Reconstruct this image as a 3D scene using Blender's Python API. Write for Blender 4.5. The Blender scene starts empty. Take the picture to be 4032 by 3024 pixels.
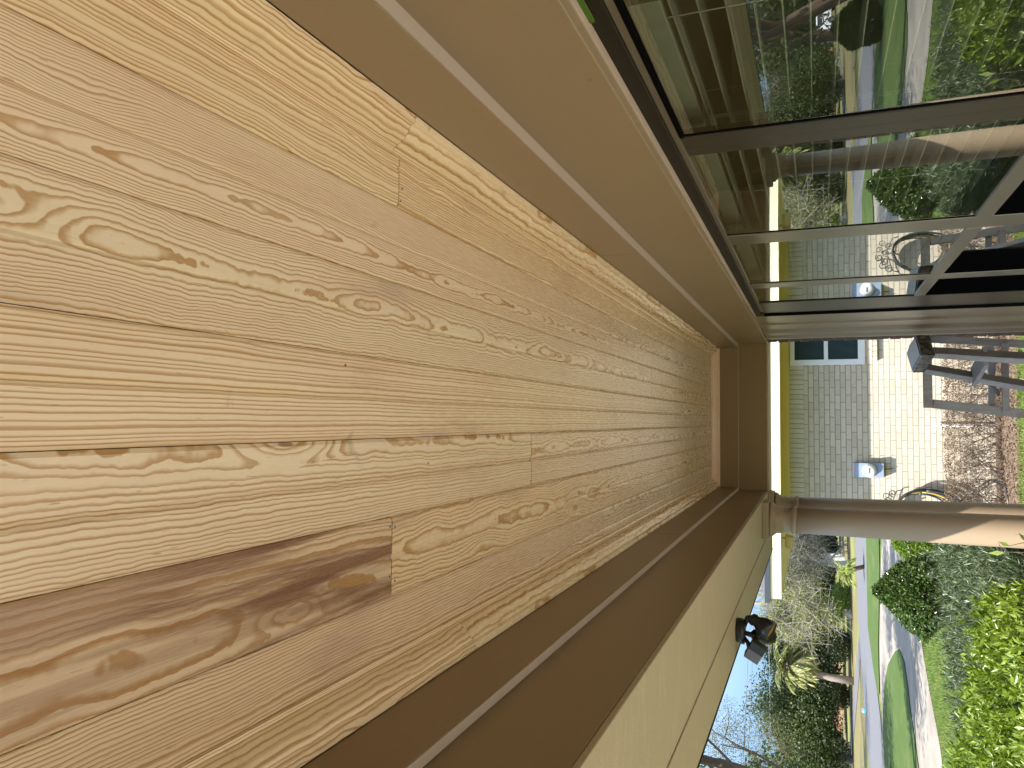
import bpy, math, random
import numpy as np
from mathutils import Vector
SC = bpy.context.scene
COL = SC.collection
R = math.radians
K = .755            # porch scale
ZC = 2.14           # camera height above the ground (z = 0)
rng = np.random.default_rng(7)
random.seed(7)

# ---------------------------------------------------------------- camera
F = 3028.0
def V3(*a): return np.array(a, float)
_d = V3(1362-1512, -(3213-2016), -F); _d /= np.linalg.norm(_d)
_z = V3(1430-1512, 5700+2016, -F); _z /= np.linalg.norm(_z)
_z = _z-_d*(_z@_d); _z /= np.linalg.norm(_z)
_x = np.cross(_d, _z)
# upright camera axes in world space: world vector of camera axis e is (x.e, d.e, z.e)
Xu = V3(_x[0], _d[0], _z[0]); Yu = V3(_x[1], _d[1], _z[1]); Zu = V3(_x[2], _d[2], _z[2])
Xc, Yc, Zc3 = -Yu, Xu, Zu       # the phone was held so that the picture lies on its side
from mathutils import Matrix
cam = bpy.data.cameras.new('camera'); co = bpy.data.objects.new('camera', cam); COL.objects.link(co)
co.matrix_world = Matrix(((Xc[0], Yc[0], Zc3[0], 0), (Xc[1], Yc[1], Zc3[1], 0), (Xc[2], Yc[2], Zc3[2], ZC), (0, 0, 0, 1)))
cam.sensor_fit = 'HORIZONTAL'; cam.sensor_width = 36; cam.lens = 36*F/4032
cam.clip_start = .02; cam.clip_end = 2000
SC.camera = co
# ---------------------------------------------------------------- world, sun
AZ, EL = R(36), R(52)
w = bpy.data.worlds.new("World"); SC.world = w; w.use_nodes = True
nt = w.node_tree; nt.nodes.clear()
sky = nt.nodes.new('ShaderNodeTexSky'); sky.sky_type = 'NISHITA'; sky.sun_disc = False
sky.sun_elevation = EL; sky.sun_rotation = math.pi+AZ; sky.air_density = 1.2; sky.dust_density = 1.2; sky.ozone_density = 1; sky.altitude = 300
bg = nt.nodes.new('ShaderNodeBackground'); bg.inputs[1].default_value = .15
wo = nt.nodes.new('ShaderNodeOutputWorld')
tc = nt.nodes.new('ShaderNodeTexCoord'); sx = nt.nodes.new('ShaderNodeSeparateXYZ'); mr = nt.nodes.new('ShaderNodeMapRange'); mr.interpolation_type = 'SMOOTHSTEP'
mr.inputs[1].default_value = .02; mr.inputs[2].default_value = .32; mm = nt.nodes.new('ShaderNodeMix'); mm.data_type = 'RGBA'; mm.inputs[6].default_value = (.17, .27, .50, 1); mm.inputs[7].default_value = (1, .95, .88, 1)
mu = nt.nodes.new('ShaderNodeMix'); mu.data_type = 'RGBA'; mu.blend_type = 'MULTIPLY'; mu.inputs[0].default_value = 1
nt.links.new(tc.outputs['Generated'], sx.inputs[0]); nt.links.new(sx.outputs[2], mr.inputs[0]); nt.links.new(mr.outputs[0], mm.inputs[0])
nt.links.new(sky.outputs[0], mu.inputs[6]); nt.links.new(mm.outputs[2], mu.inputs[7]); nt.links.new(mu.outputs[2], bg.inputs[0]); nt.links.new(bg.outputs[0], wo.inputs[0])
sl = bpy.data.lights.new('sun', 'SUN'); so = bpy.data.objects.new('sun', sl); COL.objects.link(so)
sl.energy = 3.9; sl.angle = R(.5); sl.color = (1, .96, .89)
sd = Vector((-math.sin(AZ)*math.cos(EL), -math.cos(AZ)*math.cos(EL), math.sin(EL)))
so.rotation_euler = sd.to_track_quat('Z', 'Y').to_euler(); so.location = (-20, -20, 40)
SC.view_settings.view_transform = 'Standard'; SC.view_settings.look = 'None'
SC.view_settings.exposure = 1.5; SC.view_settings.gamma = 1
SC.cycles.max_bounces = 10; SC.cycles.diffuse_bounces = 6; SC.cycles.glossy_bounces = 4
SC.cycles.transparent_max_bounces = 12; SC.cycles.use_denoising = True; SC.cycles.sample_clamp_indirect = 8

# ---------------------------------------------------------------- materials
MAT = {}
class NT:
    def __init__(s, name):
        s.m = bpy.data.materials.new(name); s.m.use_nodes = True; s.t = s.m.node_tree; s.t.nodes.clear()
        s.out = s.t.nodes.new('ShaderNodeOutputMaterial')
    def n(s, ty, **kw):
        nd = s.t.nodes.new(ty)
        for k, v in kw.items(): setattr(nd, k, v)
        return nd
    def put(s, sock, v):
        if v is None: return
        if hasattr(v, 'links') or isinstance(v, bpy.types.NodeSocket): s.t.links.new(v, sock)
        else:
            if sock.type == 'RGBA' and len(v) == 3: v = (*v, 1)
            sock.default_value = v
    def math(s, op, a, b=None, c=None, clamp=False):
        nd = s.n('ShaderNodeMath', operation=op); nd.use_clamp = clamp
        s.put(nd.inputs[0], a)
        if b is not None: s.put(nd.inputs[1], b)
        if c is not None: s.put(nd.inputs[2], c)
        return nd.outputs[0]
    def vmath(s, op, a, b=None):
        nd = s.n('ShaderNodeVectorMath', operation=op); s.put(nd.inputs[0], a)
        if b is not None: s.put(nd.inputs[1], b)
        return nd.outputs[0]
    def mix(s, f, a, b, mode='MIX'):
        nd = s.n('ShaderNodeMix', data_type='RGBA', blend_type=mode)
        s.put(nd.inputs[0], f); s.put(nd.inputs[6], a); s.put(nd.inputs[7], b); return nd.outputs[2]
    def comb(s, x, y, z):
        nd = s.n('ShaderNodeCombineXYZ'); s.put(nd.inputs[0], x); s.put(nd.inputs[1], y); s.put(nd.inputs[2], z); return nd.outputs[0]
    def sep(s, v):
        nd = s.n('ShaderNodeSeparateXYZ'); s.put(nd.inputs[0], v); return nd.outputs
    def noise(s, v, scale=1, detail=2, rough=.5, dist=0, color=False):
        nd = s.n('ShaderNodeTexNoise'); s.put(nd.inputs['Vector'], v); nd.inputs['Scale'].default_value = scale
        nd.inputs['Detail'].default_value = detail; nd.inputs['Roughness'].default_value = rough; nd.inputs['Distortion'].default_value = dist
        return nd.outputs[1 if color else 0]
    def ss(s, v, a, b):
        nd = s.n('ShaderNodeMapRange', interpolation_type='SMOOTHSTEP'); s.put(nd.inputs[0], v)
        nd.inputs[1].default_value = a; nd.inputs[2].default_value = b; return nd.outputs[0]
    def ramp(s, v, stops):
        nd = s.n('ShaderNodeValToRGB'); s.put(nd.inputs[0], v); e = nd.color_ramp.elements
        while len(e) < len(stops): e.new(.5)
        for el, (p, c) in zip(e, stops): el.position = p; el.color = (*c, 1)
        return nd.outputs[0]
    def attr(s, name): return s.n('ShaderNodeAttribute', attribute_name=name)
    def obj(s): return s.n('ShaderNodeTexCoord').outputs['Object']
    def pos(s): return s.n('ShaderNodeNewGeometry').outputs['Position']
    def bump(s, h, strength=.3, dist=.01):
        nd = s.n('ShaderNodeBump'); s.put(nd.inputs['Height'], h); nd.inputs['Strength'].default_value = strength; nd.inputs['Distance'].default_value = dist
        return nd.outputs[0]
    def prin(s, col, rough=.5, bump=None, spec=.5, metal=0, **kw):
        p = s.n('ShaderNodeBsdfPrincipled'); s.put(p.inputs['Base Color'], col); s.put(p.inputs['Roughness'], rough)
        p.inputs['Specular IOR Level'].default_value = spec; p.inputs['Metallic'].default_value = metal
        if bump is not None: s.put(p.inputs['Normal'], bump)
        for k, v in kw.items(): s.put(p.inputs[k.replace('_', ' ')], v)
        return p.outputs[0]
    def done(s, sh): s.t.links.new(sh, s.out.inputs[0]); MAT[s.m.name] = s.m; return s.m

def paint(name, col, rough=.38, var=.08, stain=.0, axis='y', bump=.12):
    s = NT(name); p = s.pos()
    big = s.noise(p, 1.7, 3)
    x, y, z = s.sep(p)[:3]
    st = s.noise(s.comb(s.math('MULTIPLY', x, 90 if axis != 'x' else 5), s.math('MULTIPLY', y, 5 if axis == 'y' else 90), s.math('MULTIPLY', z, 5 if axis == 'z' else 90)), 1, 3)
    c = s.mix(s.math('MULTIPLY', s.math('SUBTRACT', big, .35, clamp=True), var*6), col, tuple(v*.8 for v in col))
    c = s.mix(s.math('MULTIPLY', st, var*2), c, tuple(min(1, v*1.12) for v in col))
    if stain:
        fine = s.noise(s.comb(s.math('MULTIPLY', x, 7), s.math('MULTIPLY', y, 26), s.math('MULTIPLY', z, 7)), 1, 5, .7)
        c = s.mix(s.math('MULTIPLY', s.ss(fine, .48, .75), stain), c, tuple(min(1, v*1.35) for v in col))
        sp = s.noise(p, 55, 1); c = s.mix(s.math('MULTIPLY', s.ss(sp, .77, .8), .6), c, (.12, .07, .04))
    sp = s.noise(s.vmath('ADD', p, (3, 5, 1)), 38, 1)
    c = s.mix(s.math('MULTIPLY', s.ss(sp, .80, .83), .4), c, tuple(v*.5 for v in col))
    h = s.math('ADD', s.math('MULTIPLY', st, .7), s.noise(p, 220, 2))
    return s.done(s.prin(c, rough, s.bump(h, bump, .004)))

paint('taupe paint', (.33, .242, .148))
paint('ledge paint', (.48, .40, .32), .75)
paint('taupe paint shaded', (.26, .178, .082))  # same taupe, darkened: shade on the inner beam faces put into the colour
paint('taupe paint lit', (.47, .385, .25), .5, .10, .5, 'x', .25)  # same taupe, lightened: ground bounce put into the colour; streaks and specks its own
paint('column paint', (.36, .27, .18), .5, .05, 0, 'z', .1)
paint('trim paint', (.30, .225, .15), .36, .05, 0, 'z', .1)
paint('yellow paint', (.72, .60, .20), .5, .05)
paint('cream paint', (.95, .87, .60), .5, .03)

def simple(name, col, rough=.5, metal=0, var=.15, scale=20, bump=0., spec=.5, **kw):
    s = NT(name); p = s.obj(); n = s.noise(p, scale, 4, .6)
    c = s.mix(n, tuple(v*(1-var) for v in col), tuple(min(1, v*(1+var)) for v in col))
    return s.done(s.prin(c, rough, s.bump(n, bump, .01) if bump else None, spec, metal, **kw))
simple('black metal', (.012, .011, .010), .35)
simple('lamp gold', (.75, .42, .12), .3, .6)
simple('lamp grey', (.13, .13, .14), .5)
simple('lens grey', (.2, .2, .22), .15)
simple('dark track', (.022, .016, .010), .5, spec=.2)
simple('aluminium', (.30, .27, .22), .33, .7, .08, 8)
simple('bronze frame', (.055, .043, .03), .38, .2, .08, 8)
simple('rubber', (.006, .006, .006), .9, spec=0)
simple('green foam', (.08, .16, .01), .8)
simple('screen mesh', (.003, .003, .003), 1, spec=0)
simple('interior tan', (.36, .30, .20), .8)
simple('interior wood', (.14, .075, .04), .5)
simple('blind slat', (.42, .41, .35), .5)
simple('asphalt', (.14, .14, .15), .9, 0, .12, 6)
simple('white metal', (.75, .76, .78), .35, var=.05)
simple('grey meter paint', (.25, .31, .42), .45, var=.1)
simple('clear glass dome', (.7, .72, .7), .1, var=.05)
simple('yellow tag', (.7, .62, .06), .6)
simple('hose rubber', (.03, .035, .04), .35)
simple('hose yellow', (.45, .3, .03), .4)
simple('wrought iron', (.05, .055, .05), .5)
simple('shingle', (.09, .09, .10), .9, 0, .3, 30, .3)
simple('gutter dark', (.05, .055, .07), .4)
simple('mulch', (.17, .12, .085), .95, 0, .6, 45, .8)
simple('soil', (.05, .035, .025), .95, 0, .5, 30, .6)
simple('porch concrete', (.80, .72, .60), .8, 0, .15, 9, .2)
simple('bark grey', (.22, .20, .18), .9, 0, .35, 9, .6)
simple('bark pale', (.50, .48, .44), .9, 0, .3, 5, .5)
simple('bark brown', (.12, .08, .055), .9, 0, .4, 20, .6)
simple('palm bark', (.26, .21, .18), .9, 0, .5, 6, .9)
simple('pole wood', (.25, .19, .17), .9, 0, .2, 3)
simple('wire', (.35, .36, .38), .5)
simple('car white', (.80, .82, .86), .2, var=.02, spec=.6)
simple('car glass', (.01, .012, .015), .05, spec=.8)
simple('tyre', (.02, .02, .02), .8)
simple('chrome', (.6, .6, .6), .2, 1)
simple('tail red', (.4, .02, .01), .25)
simple('far siding', (.06, .045, .05), .8)
simple('far orange', (.40, .17, .08), .8)
simple('far roof', (.13, .125, .13), .9)
simple('teal', (.05, .5, .5), .5)
simple('white plain', (.8, .8, .8), .5)
simple('dry leaf', (.65, .42, .26), .6)
simple('seal caulk', (.50, .40, .31), .6)
simple('eave box', (.55, .42, .15), .5)

def weathered():
    s = NT('weathered wood'); p = s.obj(); x, y, z = s.sep(p)[:3]
    g = s.noise(s.comb(s.math('MULTIPLY', x, 60), s.math('MULTIPLY', y, 60), s.math('MULTIPLY', z, 5)), 1, 5, .65)
    b = s.noise(p, 9, 4, .6)
    c = s.mix(g, (.17, .165, .16), (.46, .44, .41)); c = s.mix(s.ss(b, .45, .75), c, (.28, .24, .20))
    c = s.mix(s.math('MULTIPLY', s.ss(s.noise(p, 60, 1), .7, .74), .7), c, (.45, .45, .45))
    s.done(s.prin(c, .62, s.bump(g, .5, .004)))
    s = NT('ladder cap metal'); p = s.obj(); b = s.noise(p, 38, 4, .7)
    c = s.mix(s.ss(b, .46, .58), (.02, .02, .022), (.23, .20, .15))
    s.done(s.prin(c, .38, s.bump(b, .3, .004)))
    s = NT('ladder cap top'); p = s.obj(); b = s.noise(p, 8, 3, .6, 1)
    c = s.mix(s.ss(b, .42, .62), (.03, .035, .05), (.13, .10, .075))
    s.done(s.prin(c, .3))
weathered()

def pine():
    s = NT('pine boards')
    gp = s.attr('gp').outputs['Vector']; bpn = s.attr('bp'); bt = s.attr('bt'); bf = s.attr('bf').outputs['Fac']
    u, v, wig = s.sep(gp)[:3]
    x0, z0, tilt = s.sep(bpn.outputs['Color'])[:3]; seed = bpn.outputs['Alpha']
    sd_ = s.math('MULTIPLY', seed, 17.3)
    w1 = s.math('SUBTRACT', s.noise(s.comb(s.math('MULTIPLY', u, 5), s.math('MULTIPLY', v, 2.2), sd_), 1, 1.5, .45), .5)
    w2 = s.math('SUBTRACT', s.noise(s.comb(s.math('MULTIPLY', u, 16), s.math('MULTIPLY', v, 11), s.math('ADD', sd_, 9.1)), 1, 2, .5), .5)
    w3 = s.math('SUBTRACT', s.noise(s.comb(s.math('MULTIPLY', u, 60), s.math('MULTIPLY', v, 70), sd_), 1, 1, .5), .5)
    vo = s.n('ShaderNodeTexVoronoi', feature='F1'); vo.inputs['Scale'].default_value = 1
    s.put(vo.inputs['Vector'], s.comb(s.math('MULTIPLY', u, 9), s.math('MULTIPLY', v, 2.2), sd_))
    cellr = s.sep(vo.outputs['Color'])[0]
    kd = s.math('MULTIPLY', vo.outputs['Distance'], 5.5)
    kn = s.math('EXPONENT', s.math('MULTIPLY', s.math('MULTIPLY', kd, kd), -1))
    kn = s.math('MULTIPLY', kn, s.ss(cellr, .60, .64))
    du = s.math('SUBTRACT', u, x0)
    dz = s.math('ADD', z0, s.math('MULTIPLY', v, tilt))
    dz = s.math('ADD', dz, s.math('MULTIPLY', s.math('MULTIPLY', w1, s.math('ADD', .3, wig)), .026))
    du = s.math('ADD', du, s.math('MULTIPLY', s.math('MULTIPLY', w1, s.math('ADD', .3, wig)), .020))
    r = s.math('SQRT', s.math('ADD', s.math('MULTIPLY', du, du), s.math('MULTIPLY', dz, dz)))
    r = s.math('ADD', r, s.math('MULTIPLY', s.math('MULTIPLY', w2, wig), .0085))
    r = s.math('ADD', r, s.math('MULTIPLY', s.math('MULTIPLY', w3, wig), .0016))
    r = s.math('ADD', r, s.math('MULTIPLY', s.math('MULTIPLY', kn, wig), .020))
    rr = s.math('ADD', s.math('MULTIPLY', r, bf), s.math('MULTIPLY', s.noise(s.comb(s.math('MULTIPLY', r, 45), sd_, 0), 1, 2), 3.2))
    t = s.math('FRACT', rr)
    lat = s.math('MULTIPLY', s.ss(t, .38, .84), s.math('SUBTRACT', 1, s.ss(t, .90, .985)))
    con = s.noise(s.comb(s.math('FLOOR', rr), sd_, s.math('MULTIPLY', v, .4)), 1.37, 1)
    lat = s.math('MULTIPLY', lat, s.math('ADD', .55, s.math('MULTIPLY', con, .8)))
    blot = s.noise(s.comb(s.math('MULTIPLY', u, 14), s.math('MULTIPLY', v, 2.5), s.math('ADD', sd_, 4)), 1, 3)
    early = s.mix(s.ss(blot, .35, .68), (.84, .705, .49), (.80, .64, .445))
    early = s.mix(s.math('MULTIPLY', s.ss(blot, .60, .75), .5), early, (.50, .40, .34))
    late = s.mix(s.noise(s.comb(s.math('MULTIPLY', u, 30), s.math('MULTIPLY', v, 6), sd_), 1, 2), (.54, .335, .14), (.48, .28, .115))
    c = s.mix(lat, early, late)
    fib = s.noise(s.comb(s.math('MULTIPLY', u, 800), s.math('MULTIPLY', v, 22), sd_), 1, 2)
    c = s.mix(s.math('MULTIPLY', s.math('SUBTRACT', fib, .4, clamp=True), .38), c, (.30, .17, .09))
    por = s.noise(s.comb(s.math('MULTIPLY', u, 420), s.math('MULTIPLY', v, 34), s.math('ADD', sd_, 2)), 1, 1)
    c = s.mix(s.math('MULTIPLY', s.ss(por, .74, .80), .5), c, (.20, .10, .05))
    core = s.math('MULTIPLY', s.ss(kn, .93, .97), .75)
    c = s.mix(core, c, (.28, .12, .045))
    # blue-grey sanding smudges and heart-wood staining
    sm = s.noise(s.comb(s.math('MULTIPLY', u, 11), s.math('MULTIPLY', v, 6), 3.3), 1, 4, .65, 1.5)
    c = s.mix(s.math('MULTIPLY', s.ss(sm, .62, .78), .42), c, (.22, .19, .16))
    stain = bt.outputs['Alpha']
    s1 = s.noise(s.comb(s.math('MULTIPLY', u, 26), s.math('MULTIPLY', v, 1.5), 7.7), 1, 5, .62, .6)
    s2 = s.noise(s.comb(s.math('MULTIPLY', u, 9), s.math('MULTIPLY', v, 1.2), 2.7), 1, 3, .5)
    s3 = s.noise(s.comb(s.math('MULTIPLY', u, 160), s.math('MULTIPLY', v, 7), 7.7), 1, 3, .6)
    f = s.math('MULTIPLY', s.ss(s1, .38, .52), stain)
    c = s.mix(s.math('MULTIPLY', f, .55), c, (.38, .245, .15))
    f2 = s.math('MULTIPLY', s.math('MULTIPLY', s.ss(s2, .36, .50), s.ss(s.math('ADD', s1, s.math('MULTIPLY', s3, .3)), .60, .76)), stain)
    c = s.mix(s.math('MULTIPLY', f2, .9), c, (.27, .145, .09))
    sp = s.n('ShaderNodeTexVoronoi', feature='F1'); sp.inputs['Scale'].default_value = 1
    s.put(sp.inputs['Vector'], s.comb(s.math('MULTIPLY', u, 15), s.math('MULTIPLY', v, 4.5), sd_))
    spd = s.math('MULTIPLY', s.math('SUBTRACT', 1, s.ss(sp.outputs['Distance'], .014, .024)), s.ss(s.sep(sp.outputs['Color'])[1], .62, .64))
    c = s.mix(s.math('MULTIPLY', spd, .9), c, (.03, .018, .01))
    c = s.mix(1, c, bt.outputs['Color'], 'MULTIPLY')
    rough = s.math('ADD', .20, s.math('MULTIPLY', fib, .14))
    h = s.math('ADD', s.math('MULTIPLY', lat, -.06), s.math('MULTIPLY', fib, .5))
    s.done(s.prin(c, rough, s.bump(h, .10, .003), .62))
pine()

def brick(name, c1, c2, mortar, bw, rh, ms, vert=False, scratch=.5, msm=.15):
    s = NT(name); x, y, z = s.sep(s.pos())[:3]
    a = s.math('ADD', x, y)
    vec = s.comb(s.math('SUBTRACT', z, 2.2985-.203+.19), a, 0) if vert else s.comb(a, z, 0)
    b = s.n('ShaderNodeTexBrick'); s.put(b.inputs['Vector'], vec)
    b.inputs['Color1'].default_value = (*c1, 1); b.inputs['Color2'].default_value = (*c2, 1); b.inputs['Mortar'].default_value = (*mortar, 1)
    b.inputs['Scale'].default_value = 1; b.inputs['Mortar Size'].default_value = ms; b.inputs['Mortar Smooth'].default_value = msm
    b.inputs['Brick Width'].default_value = bw; b.inputs['Row Height'].default_value = rh; b.inputs['Bias'].default_value = 0
    if vert: b.offset = 0
    n = s.noise(s.comb(s.math('MULTIPLY', a, 22), 0, s.math('MULTIPLY', z, 75)), 1, 4, .7, 1.2)
    n2 = s.noise(s.pos(), 14, 3)
    c = s.mix(s.math('MULTIPLY', s.ss(n, .50, .66), scratch), b.outputs['Color'], tuple(v*.55 for v in c2))
    c = s.mix(s.math('MULTIPLY', n2, .25), c, tuple(v*.7 for v in c1))
    h = s.math('ADD', s.math('MULTIPLY', b.outputs['Fac'], -1.2), s.math('MULTIPLY', n, .35))
    s.done(s.prin(c, .85, s.bump(h, .7, .008), .3))
brick('pale brick', (.61, .54, .43), (.50, .435, .335), (.29, .26, .22), .203, .0677, .0048, scratch=.35)
brick('pale soldier brick', (.66, .61, .50), (.56, .50, .40), (.28, .26, .23), .203, .0677, .005, vert=True, scratch=.3)
brick('red brick', (.19, .065, .04), (.11, .05, .035), (.17, .13, .10), .203, .0677, .010)
brick('far brick', (.50, .24, .16), (.42, .19, .13), (.4, .25, .2), .5, .2, .02)

def grass_mat():
    s = NT('grass'); p = s.pos(); x, y, z = s.sep(p)[:3]
    n = s.noise(p, .35, 4, .6); f = s.noise(p, 24, 5, .75); m = s.noise(p, 2.2, 4, .65)
    c = s.mix(f, (.035, .07, .012), (.15, .20, .045))
    c = s.mix(s.ss(n, .50, .66), c, s.mix(f, (.16, .15, .045), (.30, .25, .10)))
    c = s.mix(s.math('MULTIPLY', s.ss(m, .60, .72), .6), c, (.20, .15, .08))
    s.done(s.prin(c, .9, s.bump(f, .8, .03), .2))
    s = NT('dry grass'); p = s.pos(); f = s.noise(p, 9, 5, .75); n = s.noise(p, .18, 3)
    c = s.mix(f, (.12, .11, .05), (.24, .205, .10)); c = s.mix(s.ss(n, .5, .65), c, s.mix(f, (.14, .18, .05), (.24, .27, .08)))
    c = s.mix(s.math('MULTIPLY', s.ss(s.noise(p, .5, 2), .60, .72), .7), c, (.34, .20, .11))
    s.done(s.prin(c, .95, None, .2))
    s = NT('lush grass'); p = s.pos(); f = s.noise(p, 16, 5, .75); n = s.noise(p, .9, 3)
    c = s.mix(f, (.025, .055, .010), (.115, .17, .042)); c = s.mix(s.ss(n, .62, .75), c, (.16, .13, .07))
    x, y, z = s.sep(p)[:3]; m = s.noise(s.comb(s.math('MULTIPLY', x, 1.2), s.math('MULTIPLY', y, .5), 0), 1, 5, .7); c = s.mix(s.math('MULTIPLY', s.ss(m, .48, .68), .6), c, (.13, .15, .05))
    s.done(s.prin(c, .9, s.bump(f, .8, .03), .2))
    s = NT('concrete'); p = s.pos(); n = s.noise(p, .8, 5, .6); f = s.noise(p, 30, 3)
    c = s.mix(s.ss(n, .35, .65), (.25, .22, .185), (.34, .31, .265)); c = s.mix(s.math('MULTIPLY', f, .3), c, (.20, .18, .155))
    s.done(s.prin(c, .9, None, .2))
grass_mat()

def leafmat(name, a, b, c_, rough=.42, trans=.35, spec=.5):
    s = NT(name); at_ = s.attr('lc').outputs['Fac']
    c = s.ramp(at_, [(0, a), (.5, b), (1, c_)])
    p = s.prin(c, rough, None, spec)
    t = s.n('ShaderNodeBsdfTranslucent'); s.put(t.inputs[0], s.mix(1, c, (1.3, 1.35, .6), 'MULTIPLY'))
    mx = s.n('ShaderNodeMixShader'); mx.inputs[0].default_value = trans
    s.t.links.new(p, mx.inputs[1]); s.t.links.new(t.outputs[0], mx.inputs[2]); s.done(mx.outputs[0])
leafmat('lime leaves', (.04, .075, .008), (.15, .225, .022), (.29, .355, .06), .33, .3)
leafmat('podocarpus leaves', (.03, .055, .022), (.085, .12, .055), (.24, .27, .15), .33, .2)
leafmat('holly leaves', (.02, .045, .01), (.07, .12, .03), (.24, .30, .09), .22, .2, .7)
leafmat('light leaves', (.12, .2, .03), (.2, .3, .05), (.32, .42, .1), .35, .3)
leafmat('brown leaves', (.085, .05, .032), (.19, .125, .085), (.28, .25, .15), .7, .2)
leafmat('oak leaves', (.022, .038, .012), (.055, .08, .022), (.13, .155, .05), .5, .3)
leafmat('dark leaves', (.012, .028, .012), (.03, .055, .018), (.08, .12, .04), .45, .25)
leafmat('olive leaves', (.06, .065, .022), (.13, .13, .05), (.24, .22, .09), .6, .3)
leafmat('spring leaves', (.16, .2, .03), (.28, .32, .06), (.42, .42, .14), .5, .4)
leafmat('palm leaves', (.10, .12, .04), (.26, .28, .10), (.50, .48, .22), .4, .3)
leafmat('sago leaves', (.16, .22, .03), (.28, .36, .06), (.5, .5, .2), .35, .3)
leafmat('twig', (.10, .07, .05), (.16, .12, .09), (.28, .24, .20), .8, 0)
leafmat('pale twig', (.13, .115, .09), (.22, .20, .165), (.36, .34, .30), .8, 0)
leafmat('grass blades', (.08, .15, .02), (.18, .26, .05), (.34, .32, .12), .6, .3)

def glassmat():
    s = NT('window glass')
    fr = s.n('ShaderNodeFresnel'); fr.inputs['IOR'].default_value = 1.52
    f = fr.outputs[0]; f2 = s.math('DIVIDE', s.math('MULTIPLY', f, 3), s.math('ADD', 1, s.math('MULTIPLY', f, 2)))
    f2 = s.math('MULTIPLY', f2, s.math('SUBTRACT', 1, s.n('ShaderNodeNewGeometry').outputs['Backfacing']))
    g = s.n('ShaderNodeBsdfGlossy'); g.inputs['Roughness'].default_value = .0; g.inputs['Color'].default_value = (.93, .96, .93, 1)
    n = s.noise(s.pos(), 1.6, 1); s.put(g.inputs['Normal'], s.bump(n, .05, .02))
    t = s.n('ShaderNodeBsdfTransparent'); t.inputs[0].default_value = (.88, .92, .86, 1)
    mx = s.n('ShaderNodeMixShader'); s.put(mx.inputs[0], f2); s.t.links.new(t.outputs[0], mx.inputs[1]); s.t.links.new(g.outputs[0], mx.inputs[2])
    s.done(mx.outputs[0])
    s = NT('blind glass'); x, y, z = s.sep(s.pos())[:3]
    st = s.math('SINE', s.math('MULTIPLY', x, 420)); st = s.ss(st, -.4, .6)
    s.done(s.prin(s.mix(st, (.008, .018, .02), (.05, .09, .095)), .08, None, .8))
glassmat()

# ---------------------------------------------------------------- object helpers
def wloc(o):
    v = V3(0, 0, 0)
    while o is not None: v = v+np.array(o.location); o = o.parent
    return v
def tag(o, label=None, cat=None, group=None, kind=None):
    if label: o['label'] = label
    if cat: o['category'] = cat
    if group: o['group'] = group
    if kind: o['kind'] = kind
    return o
def thing(name, loc, label, cat, group=None):
    o = bpy.data.objects.new(name, None); COL.objects.link(o); o.location = loc; o.empty_display_size = .1
    return tag(o, label, cat, group)
def meshobj(name, verts, faces, mat, parent=None, smooth=False, attrs=None, nside=None, origin=None):
    """faces: list of index tuples, or (N,k) int array"""
    verts = np.asarray(verts, np.float64).reshape(-1, 3)
    org = wloc(parent) if parent is not None else (np.array(origin) if origin is not None else V3(0, 0, 0))
    v = verts-org
    me = bpy.data.meshes.new(name)
    if isinstance(faces, np.ndarray):
        n, k = faces.shape
        me.vertices.add(len(v)); me.vertices.foreach_set('co', v.astype(np.float32).ravel())
        me.loops.add(n*k); me.loops.foreach_set('vertex_index', faces.astype(np.int32).ravel())
        me.polygons.add(n); me.polygons.foreach_set('loop_start', np.arange(0, n*k, k, dtype=np.int32))
        me.update(calc_edges=True)
    else: me.from_pydata([tuple(a) for a in v], [], faces); me.update()
    if attrs:
        for an, (ty, data) in attrs.items():
            a = me.attributes.new(an, ty, 'POINT')
            a.data.foreach_set({'FLOAT': 'value', 'FLOAT_VECTOR': 'vector', 'FLOAT_COLOR': 'color'}[ty], np.asarray(data, np.float32).ravel())
    if mat: me.materials.append(MAT[mat])
    if smooth: me.polygons.foreach_set('use_smooth', np.ones(len(me.polygons), bool))
    o = bpy.data.objects.new(name, me); COL.objects.link(o)
    if parent is not None: o.parent = parent
    else: o.location = tuple(org)
    return o
def bevel(o, wd=.003, seg=2):
    m = o.modifiers.new('bevel', 'BEVEL'); m.width = wd; m.segments = seg; m.limit_method = 'ANGLE'; m.angle_limit = R(40); return o
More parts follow.
